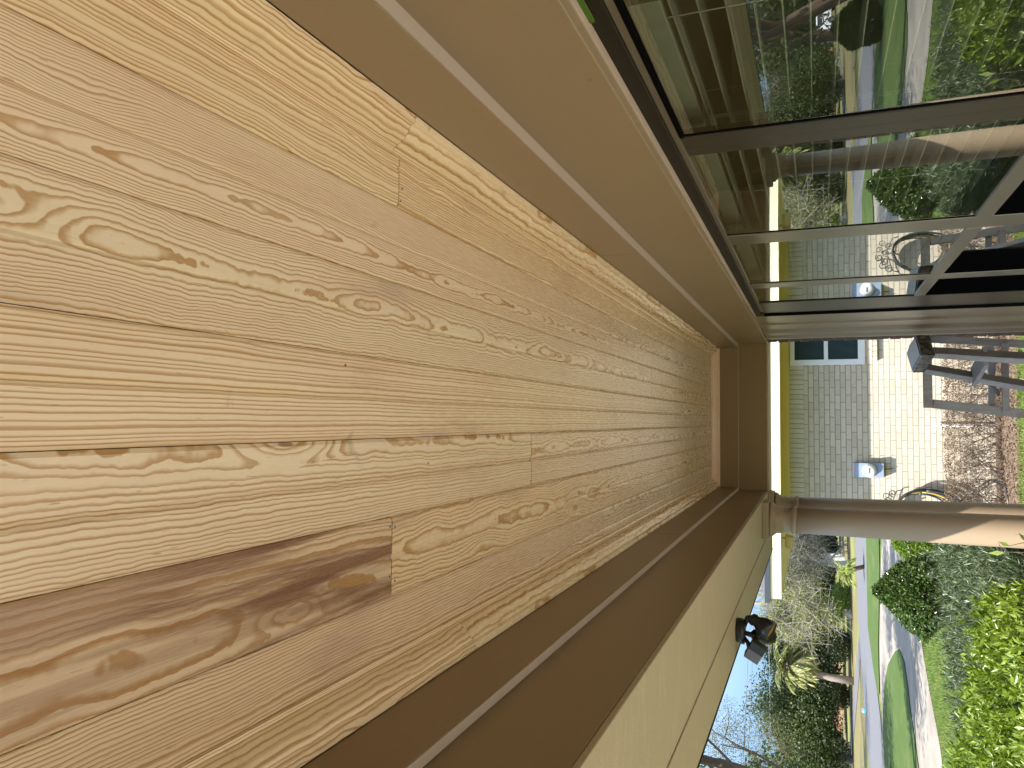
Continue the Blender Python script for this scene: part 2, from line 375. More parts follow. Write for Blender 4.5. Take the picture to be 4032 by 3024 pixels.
class MB:
    def __init__(s): s.v = []; s.f = []
    def add(s, vs, fs):
        o = len(s.v); s.v += [tuple(map(float, a)) for a in vs]; s.f += [tuple(i+o for i in f) for f in fs]; return s
    def box(s, x0, x1, y0, y1, z0, z1):
        return s.hexa([(x0, y0, z0), (x1, y0, z0), (x1, y1, z0), (x0, y1, z0)], [(x0, y0, z1), (x1, y0, z1), (x1, y1, z1), (x0, y1, z1)])
    def hexa(s, b, t):
        n = len(b); fs = [tuple(range(n))[::-1], tuple(range(n, 2*n))]
        for i in range(n): j = (i+1) % n; fs.append((i, j, n+j, n+i))
        return s.add(list(b)+list(t), fs)
    def bar(s, a, b, wx, wy, up=(0, 0, 1)):
        a = V3(*a); b = V3(*b); d = b-a; d /= np.linalg.norm(d)
        r = np.cross(d, V3(*up)); r /= np.linalg.norm(r); q = np.cross(r, d)
        c = [(-1, -1), (1, -1), (1, 1), (-1, 1)]
        return s.hexa([a+r*i*wx/2+q*j*wy/2 for i, j in c], [b+r*i*wx/2+q*j*wy/2 for i, j in c])
    def tube(s, pts, rad, n=8, caps=True):
        pts = [V3(*p) for p in pts]; m = len(pts)
        if not hasattr(rad, '__len__'): rad = [rad]*m
        rings = []; up = V3(0, 0, 1) if abs((pts[1]-pts[0])[2]) < .9*np.linalg.norm(pts[1]-pts[0]) else V3(1, 0, 0)
        for i in range(m):
            t = pts[min(i+1, m-1)]-pts[max(i-1, 0)]; t /= (np.linalg.norm(t)+1e-9)
            r = np.cross(t, up); r /= (np.linalg.norm(r)+1e-9); q = np.cross(r, t); up = q
            rings.append([pts[i]+(r*math.cos(2*math.pi*k/n)+q*math.sin(2*math.pi*k/n))*rad[i] for k in range(n)])
        vs = [p for rg in rings for p in rg]; fs = []
        for i in range(m-1):
            for k in range(n): l = (k+1) % n; fs.append((i*n+k, i*n+l, (i+1)*n+l, (i+1)*n+k))
        if caps: fs += [tuple(range(n))[::-1], tuple(range((m-1)*n, m*n))]
        return s.add(vs, fs)
    def lathe(s, prof, c, n=40, axis=(0, 0, 1)):
        ax = V3(*axis); ax /= np.linalg.norm(ax); a = np.cross(ax, V3(1, 0, 0) if abs(ax[0]) < .9 else V3(0, 1, 0)); a /= np.linalg.norm(a); b = np.cross(ax, a)
        vs = []; fs = []; m = len(prof); c = V3(*c)
        for (r, h) in prof:
            for k in range(n): t = 2*math.pi*k/n; vs.append(c+ax*h+(a*math.cos(t)+b*math.sin(t))*r)
        for i in range(m-1):
            for k in range(n): l = (k+1) % n; fs.append((i*n+k, i*n+l, (i+1)*n+l, (i+1)*n+k))
        fs += [tuple(range(n))[::-1], tuple(range((m-1)*n, m*n))]
        return s.add(vs, fs)
    def ball(s, c, r, n=12, sc=(1, 1, 1)):
        prof = [(max(1e-4, r*math.sin(math.pi*i/n)), -r*math.cos(math.pi*i/n)) for i in range(n+1)]
        o = len(s.v); s.lathe(prof, (0, 0, 0), n*2)
        for i in range(o, len(s.v)): v = s.v[i]; s.v[i] = (v[0]*sc[0]+c[0], v[1]*sc[1]+c[1], v[2]*sc[2]+c[2])
        return s
    def build(s, name, mat, parent=None, smooth=False, bev=0, origin=None):
        o = meshobj(name, s.v, s.f, mat, parent, smooth, origin=origin)
        if bev: bevel(o, bev)
        return o
def bx(name, mat, parent, x0, x1, y0, y1, z0, z1, bev=0): return MB().box(x0, x1, y0, y1, z0, z1).build(name, mat, parent, bev=bev)
def unit(a): return a/(np.linalg.norm(a, axis=-1, keepdims=True)+1e-9)
def leaves(name, mat, P, D, L, W, parent=None, lc=None, fold=.35, N=None, origin=None):
    P = np.asarray(P); n = len(P); D = unit(D)
    L = np.broadcast_to(L, n)[:, None]; W = np.broadcast_to(W, n)[:, None]
    rnd = rng.normal(size=(n, 3)) if N is None else N+rng.normal(size=(n, 3))*.35
    S = unit(np.cross(D, rnd)); U = np.cross(S, D)
    mid = P+D*L*.45
    v = np.stack([P, mid+S*W*.5+U*W*fold*.5, P+D*L-U*W*fold*.4, mid-S*W*.5+U*W*fold*.5], 1).reshape(-1, 3)
    i = np.arange(n)[:, None]*4
    f = np.concatenate([i+[0, 1, 2], i+[0, 2, 3]], 0)
    if lc is None: lc = rng.random(n)
    return meshobj(name, v, f, mat, parent, attrs={'lc': ('FLOAT', np.repeat(np.clip(lc, 0, 1), 4))}, origin=origin)
def sph(n):
    a = rng.normal(size=(n, 3)); return unit(a)
def ground(name, poly, z, mat, label=None):
    o = meshobj(name, [(x, y, z) for x, y in poly], [tuple(range(len(poly)))], mat)
    # make sure it faces up
    if o.data.polygons[0].normal.z < 0: o.data.flip_normals()
    return tag(o, kind='structure')

# ================================================================ GROUND
ground('ground', [(-700, -300), (700, -300), (700, 900), (-700, 900)], 0, 'grass')
ground('driveway', [(-1.2, 21.6), (-3.2, 20.7), (-3.8, 20.3), (-4.8, 19.6), (-5.5, 18.3), (-6.1, 16.9), (-7.6, 15.2), (-10, 13.6), (-20, 10),
        (-22, 16), (-16, 20), (-14, 24), (-13, 28), (-12.4, 31.4), (-10.6, 31.6), (-9.7, 32.2), (-8.4, 32.4), (-6.9, 31.8), (-5.4, 31.2), (-3, 29.6), (-1.0, 27)], .012, 'concrete')
ground('lawn_island', [(-6.35, 24.4), (-6.76, 25.7), (-7.94, 28.4), (-9.1, 30.0), (-10.3, 30.9), (-11.3, 31.0), (-12.2, 30.3), (-12.9, 28), (-12.8, 25), (-11.8, 22.6), (-10.2, 20.9),
        (-8.6, 20.0), (-7.95, 20.2), (-7.5, 21.0), (-7.15, 21.8), (-6.7, 22.4), (-6.35, 23.2)], .030, 'lush grass')
ground('street', [(8, 40.2), (-5.4, 39.8), (-9.4, 39.4), (-10.2, 36), (-10.6, 33.4), (-11.2, 31.8), (-12.6, 31.0), (-14, 29), (-18, 24), (-30, 17), (-60, 8),
        (-60, 18), (-32, 26), (-22, 32), (-16.4, 38.6), (-15.3, 40.6), (-14.5, 43.3), (-13.2, 45.6), (-11.9, 47.8), (-9.4, 49.4), (-6.9, 50.6), (8, 54)], .020, 'asphalt')
ground('far_lawn', [(8, 54), (-6.9, 50.6), (-9.4, 49.4), (-11.9, 47.8), (-13.2, 45.6), (-14.5, 43.3), (-15.3, 40.6), (-16.4, 38.6), (-22, 32), (-32, 26), (-60, 18), (-140, 5), (-140, 120), (8, 120)], .006, 'dry grass')
ground('side_road', [(-12.0, 47.8), (-12.8, 46.3), (-16, 50.4), (-19.2, 54.6), (-24.6, 61.6), (-31, 69), (-52, 92), (-55, 92), (-33, 73), (-25.2, 66), (-19.3, 58.2), (-15, 52.4)], .026, 'asphalt')
ground('lawn', [(-.6, 16), (-.9, 21.4), (-3.2, 20.4), (-3.8, 20.0), (-4.8, 19.3), (-5.5, 18.0), (-6.1, 16.6), (-7.6, 14.8), (-9, 13.8), (-9, 11.5), (-4, 11.5), (-2.5, 16)], .008, 'lush grass')
ground('roadside_lawn', [(-1.0, 32), (-5.4, 31.4), (-8.4, 32.6), (-10.2, 32.4), (-10.5, 33.5), (-10.1, 36), (-9.3, 39.2), (-5.4, 39.6), (6, 40)], .034, 'lush grass')
ground('mulch_bed', [(-3.4, 11.9), (-3.6, 14), (-1.55, 14), (-1.5, 11.42), (6, 11.42), (6, 10.15), (2.6, 10.2), (1.2, 10.0), (.3, 10.22), (-.4, 10.12), (-1.7, 10.3), (-2.9, 11)], .016, 'mulch')
ground('bounce_slab', [(-.62, -6), (-.62, 2.2), (-9, 2.2), (-9, -6)], .012, 'concrete')  # unseen concrete slab, added to bounce sunlight onto the porch ceiling
ground('shrub_bed', [(-.62, 2.2), (-.62, 5.8), (-.9, 8.2), (-3.4, 9.6), (-4.2, 8), (-3.9, 2.2)], .010, 'soil')
bxo = MB().box(-.70, 6, -4, 5.62, .004, .14).build('porch_floor', 'porch concrete', bev=.01); tag(bxo, kind='structure')

# ================================================================ OUR HOUSE
Z = lambda z: z+ZC      # camera-relative height -> world
H = thing('house', (0, 1, 0), 'brown house whose porch has a pine plank ceiling and taupe beams', 'house')
CE = .657; MB_ = .604; LG = .486; HB = .293
YF = 5.36; Y0 = -3.6
XR, XR2 = .498, .523; XL, XL2 = -.438, -.456
# --- pine ceiling
class Pine:
    def __init__(s): s.v = []; s.f = []; s.gp = []; s.bp = []; s.bt = []; s.bf = []
    def strip(s, sec, u, a, b, axis, par, tint, off=0., skew=0., wig=1., fr=150):
        """sec: list of (across, z); u: texture across coords; from a to b along axis"""
        n0 = len(s.v); n = len(sec)
        for k, t in enumerate((a, b)):
            for i, (c, z) in enumerate(sec):
                tt = t+(skew*(c-sec[0][0]) if (k == 1) else 0)
                s.v.append((c, tt, z) if axis == 'y' else (tt, c, z))
                s.gp.append((u[i], tt+off, wig)); s.bp.append(par); s.bt.append(tint); s.bf.append(fr)
        for i in range(n-1): s.f.append((n0+i, n0+i+1, n0+n+i+1, n0+n+i))
        s.f.append(tuple(range(n0, n0+n))) ; s.f.append(tuple(range(n0+n, n0+2*n)))
    def build(s, name, parent):
        return meshobj(name, s.v, s.f, 'pine boards', parent, attrs={'gp': ('FLOAT_VECTOR', s.gp), 'bp': ('FLOAT_COLOR', s.bp), 'bt': ('FLOAT_COLOR', s.bt), 'bf': ('FLOAT', s.bf)})
P = Pine()
def sec_board(xa, xb):
    g = .0052; d = .0034; e = .0005; zc = Z(CE); xm = (xa+xb)/2
    return [(xa+e, zc+.010), (xa+e, zc+d), (xa+e+g, zc), (xm-g, zc), (xm, zc+d*.9), (xm+g, zc), (xb-e-g, zc), (xb-e, zc+d), (xb-e, zc+.010)]
pitch = .1735*K
edges = [.478*K+pitch*k for k in range(2, -8, -1)]    # board right edges
# board params by column: (x0, z0, tilt, tint, stain) ; list of (y_from, y_to, params)
W1 = (1, 1, 1); WY = (1.02, .98, .90); WP = (1.0, .965, .97)
C = {}
C[0] = [(Y0, 1.498*K, (.54, .030, .004), WY, 0), (1.498*K, 3.9, (.47, .016, .004), WY, 0), (3.9, YF, (.52, .03, -.004), W1, 0)]
C[1] = [(Y0, 2.579, (.262, .020, .0035), WP, 0), (2.579, YF, (.30, .028, .004), W1, 0)]
C[2] = [(Y0, 3.3, (.177, .022, .007), W1, 0), (3.3, YF, (.15, .03, -.004), WY, 0)]
C[3] = [(Y0, 3.9, (.62, .05, .004), (1.02, 1, .97), 0), (3.9, YF, (.05, .035, .004), W1, 0)]
C[4] = [(Y0, 1.797, (-.035, .050, -.016), W1, 0), (1.797, YF, (-.075, .030, .005), WP, 0)]
C[5] = [(Y0, 1.125, (-.25, .055, .01), (.92, .86, .84), 1), (1.125, YF, (-.226, .050, -.007), WY, 0)]
C[6] = [(Y0, 2.493, (-.43, .030, .006), WP, 0), (2.493, YF, (-.30, .04, -.005), W1, 0)]
for k in range(7):
    xb = .478*K+pitch*(1-k); xa = xb-pitch
    WG = [1, .85, 1.5, .3, 1.1, 1.3, .8]; FR = [170, 330, 240, 165, 190, 150, 200]
    for j, (ya, yb, p, t, st) in enumerate(C[k]):
        sec = sec_board(xa, xb)
        P.strip(sec, [q[0] for q in sec], ya+.0016, yb-.0016, 'y', (p[0], p[1]-p[2]*max(ya, .3), p[2], (k*3.1+j*1.7) % 7+.3), (*t, st), 0, wig=WG[k] if j == 0 or k in (2, 5) else 1.2, fr=FR[k] if j == 0 else 205)
P.build('ceiling', H)
bx('ceiling_backing', 'dark track', H, -.60, .62, Y0, YF+.05, Z(CE)+.008, Z(CE)+.012)
for nx, ny in ((.372, 1.137), (.395, 1.142), (.46, 1.145), (.10, 3.90), (-.06, 1.79), (-.10, 1.785), (-.15, 1.79), (-.178, 1.118), (-.26, 1.119), (-.18, 1.134), (-.27, 1.136), (.25, 2.57), (.33, 2.588), (-.08, 1.25), (.08, .98), (-.33, 2.50)):
    MB().lathe([(.0022, 0), (.0018, .0008), (.0004, .0010)], (nx, ny, Z(CE)-.0002), 10, (0, 0, -1)).build('nail', 'lamp grey', H)
# --- crown moulding
w_, h_ = .055, CE-MB_
prof = [(0, 0), (0, .007), (.006, .009), (.010, .016), (.020, .030), (.032, .038), (.040, .041), (.043, .047), (.055, .050), (.055, .053)]
def moulding(side, segs, mats):
    M = Pine()
    for j, (a, b, sk) in enumerate(segs):
        if side == 'R': sec = [(XR-.055+q[0], Z(CE-q[1])-.0005) for q in prof]
        elif side == 'L': sec = [(XL+.055-q[0], Z(CE-q[1])-.0005) for q in prof]
        else: sec = [(YF-.055+q[0], Z(CE-q[1])-.0005) for q in prof]
        u = [i*.008 for i in range(len(sec))]
        pr = [(.10, .016, .006, 2.2), (.06, .03, .002, 5.1), (.12, .02, .004, 3.3)][j % 3] if side != 'F' else (.4, .05, 0, 1.1)
        M.strip(sec, u, a, b, 'x' if side == 'F' else 'y', pr, (1.08, 1.03, .93, 0) if side != 'F' else (1.12, 1.03, 1.0, 0), j*3.3, wig=.7, fr=190)
    return M.build('crown_moulding', H)
moulding('R', [(Y0, 1.095, 0), (1.0965, YF, 0)], 0)
moulding('L', [(Y0, 1.36, 0), (1.3615, YF, 0)], 0)
moulding('F', [(XL+.0006, XR-.0006, 0)], 0)
# --- frieze boards, header, beams (two planes each side)
bx('frieze_board', 'taupe paint', H, XR, XR+.09, Y0, 2.245, Z(LG), Z(CE+.02), .002)
bx('frieze_board', 'taupe paint', H, XR, XR+.09, 2.2465, YF, Z(LG)+.0005, Z(CE+.02), .002)
bx('window_header', 'taupe paint', H, XR2, XR2+.09, Y0, YF+.018, Z(HB), Z(LG), .002)
bx('frieze_board', 'taupe paint shaded', H, XL-.09, XL, Y0, 3.02, Z(LG), Z(CE+.02), .002)
bx('frieze_board', 'taupe paint shaded', H, XL-.09, XL, 3.0215, YF, Z(LG)+.0005, Z(CE+.02), .002)
bx('beam', 'taupe paint shaded', H, -.66, XL2, Y0, YF+.30, Z(HB)+.012, Z(LG), .002)
bx('beam_soffit', 'taupe paint lit', H, -.7045, XL2-.001, Y0, YF+.30, Z(HB), Z(HB)+.0115, .002)
bx('beam_bead', 'taupe paint lit', H, -.722, -.709, Y0, YF+.30, Z(HB)+.003, Z(HB)+.02, .003)
so_ = bx('outer_soffit', 'taupe paint lit', H, -.893, -.7245, Y0, YF+.42, Z(HB)+.001, Z(HB)+.018, .002)
bx('drip_edge', 'dark track', H, -.8965, -.8935, Y0, YF+.42, Z(HB)-.002, Z(HB)+.03)
bx('fascia', 'taupe paint lit', H, -.915, -.897, Y0, YF+.42, Z(HB)+.004, Z(.50), .002)
g_ = MB()
gp = [(-.916, Z(.40)), (-1.05, Z(.40)), (-1.10, Z(.44)), (-1.10, Z(.50)), (-.916, Z(.50))]
g_.hexa([(a, Y0, b) for a, b in gp], [(a, YF+.5, b) for a, b in gp]).build('gutter', 'white metal', H)
bx('beam', 'taupe paint shaded', H, XL2-.2, XR2+.1, YF+.018, YF+.30, Z(HB)+.012, Z(LG), .002)
bx('beam_soffit', 'taupe paint lit', H, XL2, XR2+.1, YF+.019, YF+.30, Z(HB), Z(HB)+.0115, .002)
bx('frieze_board', 'taupe paint shaded', H, XL-.09, XR+.09, YF+.0004, YF+.2, Z(LG), Z(CE+.02), .002)
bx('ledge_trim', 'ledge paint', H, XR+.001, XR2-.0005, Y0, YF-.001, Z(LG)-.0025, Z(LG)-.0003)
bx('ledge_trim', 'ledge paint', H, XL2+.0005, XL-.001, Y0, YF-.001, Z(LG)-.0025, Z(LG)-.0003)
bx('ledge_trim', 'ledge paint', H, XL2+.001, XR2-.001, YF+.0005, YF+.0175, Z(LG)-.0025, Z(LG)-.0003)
# roof over the porch and house
rf = MB()
rp = [(-1.09, .505), (-.93, .512), (-.93, .70), (7, .74), (7, 2.6), (-1.09, .53)]
rf.hexa([(a, Y0-.4, Z(b)) for a, b in rp], [(a, YF+.55, Z(b)) for a, b in rp])
rf.build('roof', 'shingle', H)
bx('end_board', 'taupe paint', H, -1.0, 7, Y0-.38, Y0-.3, Z(.30), Z(.6))
# --- house walls
bx('wall', 'taupe paint', H, .60, .72, Y0-.3, .0, .14, Z(HB))
bx('wall', 'taupe paint', H, .5705, .72, 4.285, 5.20, .14, Z(HB)-.0005)
# brick corner
bk = MB(); nb = 36
for i in range(nb):
    z0 = .14+i*.0677; z1 = z0+.0677
    if z1 > Z(HB): z1 = Z(HB)-.001
    o = .004 if i % 2 else -.003
    bk.box(.535+o*.5, .72, 5.20, 5.46+o, z0+.004, z1-.004)
bk.box(.541, .715, 5.201, 5.452, .14, Z(HB)-.001)
bk.build('brick_wall', 'red brick', H, bev=.003)
bx('side_wall', 'red brick', H, .722, 7, 5.30, 5.44, .14, Z(.5))
# window casing between window and brick corner (profiled)
cas = [(.5695, 4.285), (.560, 4.285), (.560, 4.62), (.552, 4.625), (.552, 4.86), (.536, 4.90), (.533, 4.93), (.542, 4.965), (.5425, 5.10), (.528, 5.135), (.526, 5.17), (.534, 5.199), (.5695, 5.199)]
mb = MB(); mb.hexa([(a, b, .14) for a, b in cas], [(a, b, Z(HB)-.0012) for a, b in cas]); mb.build('window_casing', 'trim paint', H)
# --- the long window: frames, panes, screens
WX = .570
def vbar(name, mat, y0, y1, z0, z1, x0=.5655, x1=.585): return bx(name, mat, WIN, x0, x1, y0, y1, Z(z0), Z(z1), .002)
WIN = MB().box(.5615, .60, .0, 4.284, Z(.262), Z(HB)-.001).build('window', 'dark track', H, bev=.002)
bx('sealant', 'seal caulk', WIN, .545, .5612, .0, 4.28, Z(HB)-.003, Z(HB)+.001, .001)
bx('foam_strip', 'green foam', WIN, .5565, .5612, .70, 1.02, Z(HB)-.010, Z(HB)-.0032)
bx('window_frame', 'aluminium', WIN, .566, .590, .02, 4.14, Z(.248), Z(.2615), .001)
bx('gasket', 'rubber', WIN, .564, .571, .02, 1.53, Z(.240), Z(.2479))
vbar('mullion', 'bronze frame', 1.535, 1.590, -1.95, .2475); vbar('mullion', 'bronze frame', 1.592, 1.648, -1.95, .2475, .5665)
vbar('mullion', 'aluminium', 2.412, 2.470, -1.95, .2475); vbar('mullion', 'aluminium', 2.472, 2.545, -1.95, .2475, .5668)
vbar('mullion', 'aluminium', 3.298, 3.405, -1.95, .2475)
vbar('jamb', 'bronze frame', 3.83, 4.20, -1.95, .2475, .565)
bx('gasket', 'rubber', WIN, .560, .58, 4.201, 4.283, Z(-1.95), Z(.2475))
for (a, b) in ((.02, 1.534), (1.649, 2.411), (2.546, 3.297), (3.406, 3.829)):
    bx('rail', 'aluminium' if a > 1 else 'bronze frame', WIN, .5650, .585, a, b, Z(-.455), Z(-.412), .002)
    bx('gasket', 'rubber', WIN, .5690, .5715, b-.007, b, Z(-.411), Z(.247))
    pn = bx('pane', 'window glass', WIN, WX, WX+.004, a, b, Z(-.4118), Z(.2475))
    if a > 3: bx('insect_screen', 'screen mesh', WIN, .5675, .5685, a, b, Z(-1.95), Z(-.4555))
    elif a > 2:
        bx('pane', 'window glass', WIN, WX, WX+.004, a, 2.90, Z(-1.95), Z(-.4555)); bx('insect_screen', 'screen mesh', WIN, .5675, .5685, 2.90, b, Z(-1.95), Z(-.4555))
    elif a > 1: bx('insect_screen', 'screen mesh', WIN, .5675, .5685, 1.95, b, Z(-1.95), Z(-.4555)); bx('pane', 'window glass', WIN, WX, WX+.004, a, 1.95, Z(-1.95), Z(-.4555))
    else: bx('pane', 'window glass', WIN, WX, WX+.004, a, b, Z(-1.95), Z(-.4555))
bx('sill', 'trim paint', WIN, .545, .60, .0, 4.284, .14, Z(-1.951), .003)
# --- room behind the glass
bx('interior_wall', 'interior tan', H, 3.6, 3.7, Y0, 5.3, .14, 1.0); bx('interior_wall', 'interior tan', H, 3.6, 3.7, Y0, 5.3, 2.2, Z(.5)); bx('interior_wall', 'interior tan', H, 3.6, 3.7, 2.2, 5.3, 1.0, 2.2); bx('interior_wall', 'interior tan', H, .73, 3.6, Y0, Y0+.1, .14, Z(.5)); bx('interior_wall', 'interior tan', H, .73, 3.6, 5.2, 5.3, .14, Z(.5))
bx('interior_floor', 'interior tan', H, .73, 3.6, Y0, 5.3, .141, .15)
bx('interior_ceiling', 'interior tan', H, .61, 3.6, Y0, 5.3, Z(.50), Z(.56))
bx('interior_trim', 'interior wood', H, .60, .72, .0, 4.28, Z(.27), Z(.42))
bx('interior_trim', 'interior wood', H, .60, .66, 3.82, 4.28, .14, Z(.26))
for (a, b) in ((-.2, 1.60), (1.63, 2.50), (2.53, 3.80)):
    T = thing('window_blind', (.66, (a+b)/2, Z(-.45)), 'pale slatted blind hanging inside the %s bay of the porch window' % {-.2: 'nearest', 1.63: 'second', 2.53: 'farthest'}[a], 'window blind', 'blinds inside the porch window')
    sm_ = MB()
    for i in range(18):
        z = .20-i*.040; sm_.hexa([(.632, a, Z(z)), (.680, a, Z(z)+.002), (.680, b, Z(z)+.002), (.632, b, Z(z))], [(.632, a, Z(z)+.0022), (.680, a, Z(z)+.0042), (.680, b, Z(z)+.0042), (.632, b, Z(z)+.0022)])
    sm_.build('slats', 'blind slat', T)
    bx('headrail', 'blind slat', T, .628, .684, a, b, Z(.212), Z(.262), .002)
    for y in np.arange(a+.12, b, .42):
        for x in (.630, .684): MB().tube([(x, y, Z(-.48)), (x, y, Z(.21))], .0012, 5).build('cord', 'blind slat', T)
T = thing('blind_bracket', (.60, 1.10, Z(.22)), 'small metal bracket behind the glass at the top of the window', 'bracket')
MB().box(.592, .610, 1.00, 1.06, Z(.13), Z(.245)).build('plate', 'chrome', T, bev=.002); MB().box(.585, .600, .93, 1.06, Z(.115), Z(.13)).build('lip', 'aluminium', T, bev=.002)
# --- columns
def column(cx, cy, label):
    T = H
    c = MB()
    zb, zt = .30, Z(.107)
    pr = [(.086, zb), (.0865, zb+.3), (.086, zb+.8), (.083, 1.5), (.078, 1.9), (.0735, zt)]
    col = c.lathe(pr, (cx, cy, 0), 64).build('column', 'column paint', H, smooth=True)
    q = MB(); q.lathe([(.0735, Z(.107)), (.079, Z(.109)), (.0835, Z(.117)), (.083, Z(.127)), (.078, Z(.134)), (.0725, Z(.137)), (.0720, Z(.178)), (.0735, Z(.182)), (.0785, Z(.188)), (.0795, Z(.190)),
             (.0795, Z(.2185)), (.083, Z(.222)), (.089, Z(.230)), (.097, Z(.238)), (.100, Z(.246)), (.098, Z(.254)), (.094, Z(.2565))], (cx, cy, 0), 64).build('capital', 'column paint', col, smooth=True)
    MB().box(cx-.103, cx+.103, cy-.103, cy+.103, Z(.257), Z(HB)-.0006).build('abacus', 'column paint', col, bev=.002)
    MB().lathe([(.11, .18), (.118, .20), (.118, .225), (.105, .25), (.10, .27), (.092, .285), (.086, .30)], (cx, cy, 0), 64).build('column_base', 'column paint', col, smooth=True)
    MB().box(cx-.13, cx+.13, cy-.13, cy+.13, .1405, .18).build('plinth', 'column paint', col, bev=.003)
    return col
c1 = column(-.566, 4.756, ''); c1['label'] = 'nearer round taupe column, lower half in sunlight'
c2 = column(-.562, 5.37, ''); c2['label'] = 'farther round taupe column standing in shade'

# ================================================================ SECURITY LIGHT
T = thing('security_light', (-.803, 3.12, Z(.28)), 'black twin-head floodlight with grey sensor under the porch edge', 'floodlight')
ly = 3.12
MB().lathe([(.044, 0), (.046, .006), (.046, .022), (.043, .030), (.02, .034)], (-.803, ly, Z(HB)+.001), 32, (0, 0, -1)).build('base', 'black metal', T, smooth=False)
MB().box(-.851, -.845, ly-.02, ly+.0, Z(.262), Z(.282)).build('tag_plate', 'lens grey', T)
def head(nk, m, d, rr, inner):
    d = unit(V3(*d)); nk = V3(*nk)
    MB().tube([(-.803+(nk[0]+.803)*.4, ly, Z(.266)), (nk[0], nk[1], nk[2]+.012), nk], [.009, .011, .012], 10).build('arm', 'black metal', T, smooth=True)
    h = MB().lathe([(.012, -.004), (.020, .0), (.024, .012), (.020, .022), (.027, .034), (.034, .05), (.036, .088), (.034, .088), (.030, .052), (.001, .045)], nk, 28, d).build('lamp_head', 'black metal', T, smooth=True)
    MB().lathe([(.0335, .0835), (.029, .056), (.012, .050), (.001, .049)], nk, 28, d).build('reflector', inner, h, smooth=True)
head((-.752, ly-.005, Z(.238)), 0, (-.30, -.18, -.62), .03, 'lamp gold')
head((-.822, ly+.02, Z(.228)), 0, (-.15, .8, -.5), .03, 'lamp gold')
MB().tube([(-.825, ly-.01, Z(.266)), (-.842, ly-.02, Z(.250)), (-.860, ly-.03, Z(.245))], .008, 8).build('arm', 'black metal', T, smooth=True)
e1 = unit(V3(-.45, 0, -.80)); e2 = unit(V3(-.80, 0, .45)); cc = V3(-.884, ly-.03, Z(.230))
b_ = [cc+e1*i*.028+e2*j*.019+V3(0, -.022, 0) for i, j in ((-1, -1), (1, -1), (1, 1), (-1, 1))]; t_ = [q+V3(0.006, .05, 0) for q in b_]
sn = MB().hexa(b_, t_).build('sensor', 'lamp grey', T, bev=.002)
b2 = [cc+e1*i*.029+e2*(-.019-.0145+j*.0135)+V3(0, -.020, 0) for i, j in ((-1, -1), (1, -1), (1, 1), (-1, 1))]
MB().hexa(b2, [q+V3(.004, .046, 0) for q in b2]).build('sensor_hood', 'black metal', sn)

# ================================================================ STEPLADDER
T = thing('stepladder', (.30, 4.8, .14), 'weathered grey wooden stepladder with dark cap by the brick corner', 'ladder')
zt = Z(-.5)
cn = [(.341, 4.364), (.465, 4.57), (.452, 4.86), (.407, 5.06), (.278, 4.77)]
MB().hexa([(a, b, zt-.062) for a, b in cn], [(a, b, zt) for a, b in cn]).build('cap', 'ladder cap metal', T, bev=.006)
ci = [(.345, 4.40), (.452, 4.585), (.442, 4.85), (.405, 5.01), (.292, 4.77)]
MB().hexa([(a, b, zt+.0004) for a, b in ci], [(a, b, zt+.004) for a, b in ci]).build('cap_top', 'ladder cap top', T, bev=.002)
def rail(a, b, wx, wy, up): return MB().bar(a, b, wx, wy, up).build('rail', 'weathered wood', T, bev=.003)
rail((.362, 4.46, zt-.06), (.20, 4.20, .14), .030, .078, (.5, .86, 0))
rail((.300, 4.78, zt-.06), (-.02, 4.62, .14), .030, .075, (.5, .86, 0))
for i, t in enumerate((.16, .36, .57, .78)):
    a = V3(.362, 4.46, zt-.06)*(1-t)+V3(.20, 4.20, .14)*t; b = V3(.300, 4.78, zt-.06)*(1-t)+V3(-.02, 4.62, .14)*t
    MB().bar(a, b, .105, .022, (0, 0, 1)).build('step', 'weathered wood', T, bev=.003)
rail((.474, 4.90, zt-.112), (.36, 5.02, .14), .042, .024, (0, 1, 0))
rail((.108, 4.90, zt-.112), (-.06, 5.02, .14), .050, .026, (0, 1, 0))
def xbar(t, hgt, ov=.0, y=.0):
    a = V3(.474, 4.90, zt-.075)*(1-t)+V3(.36, 5.02, .14)*t; b = V3(.108, 4.90, zt-.075)*(1-t)+V3(-.06, 5.02, .14)*t
    a[1] += y; b[1] += y; d = unit(a-b); MB().bar(a+d*ov, b-d*ov, .024, hgt, (0, 0, 1)).build('crossbar', 'weathered wood', T, bev=.003)
MB().box(.085, .497, 4.886, 4.914, zt-.1115, zt-.066).build('crossbar', 'weathered wood', T, bev=.003); xbar(.235, .030, 0, .026); xbar(.275, .034, 0, -.026); xbar(.62, .035, 0, .026)
MB().bar((.40, 4.93, 1.10), (.03, 4.97, .72), .012, .03, (0, 1, 0)).build('brace', 'weathered wood', T)
MB().bar((.315, 4.48, 1.30), (.28, 4.93, 1.22), .010, .022, (1, 0, 0)).build('spreader', 'lamp grey', T)
MB().bar((.23, 4.75, 1.28), (.16, 4.93, 1.20), .010, .022, (1, 0, 0)).build('spreader', 'lamp grey', T)

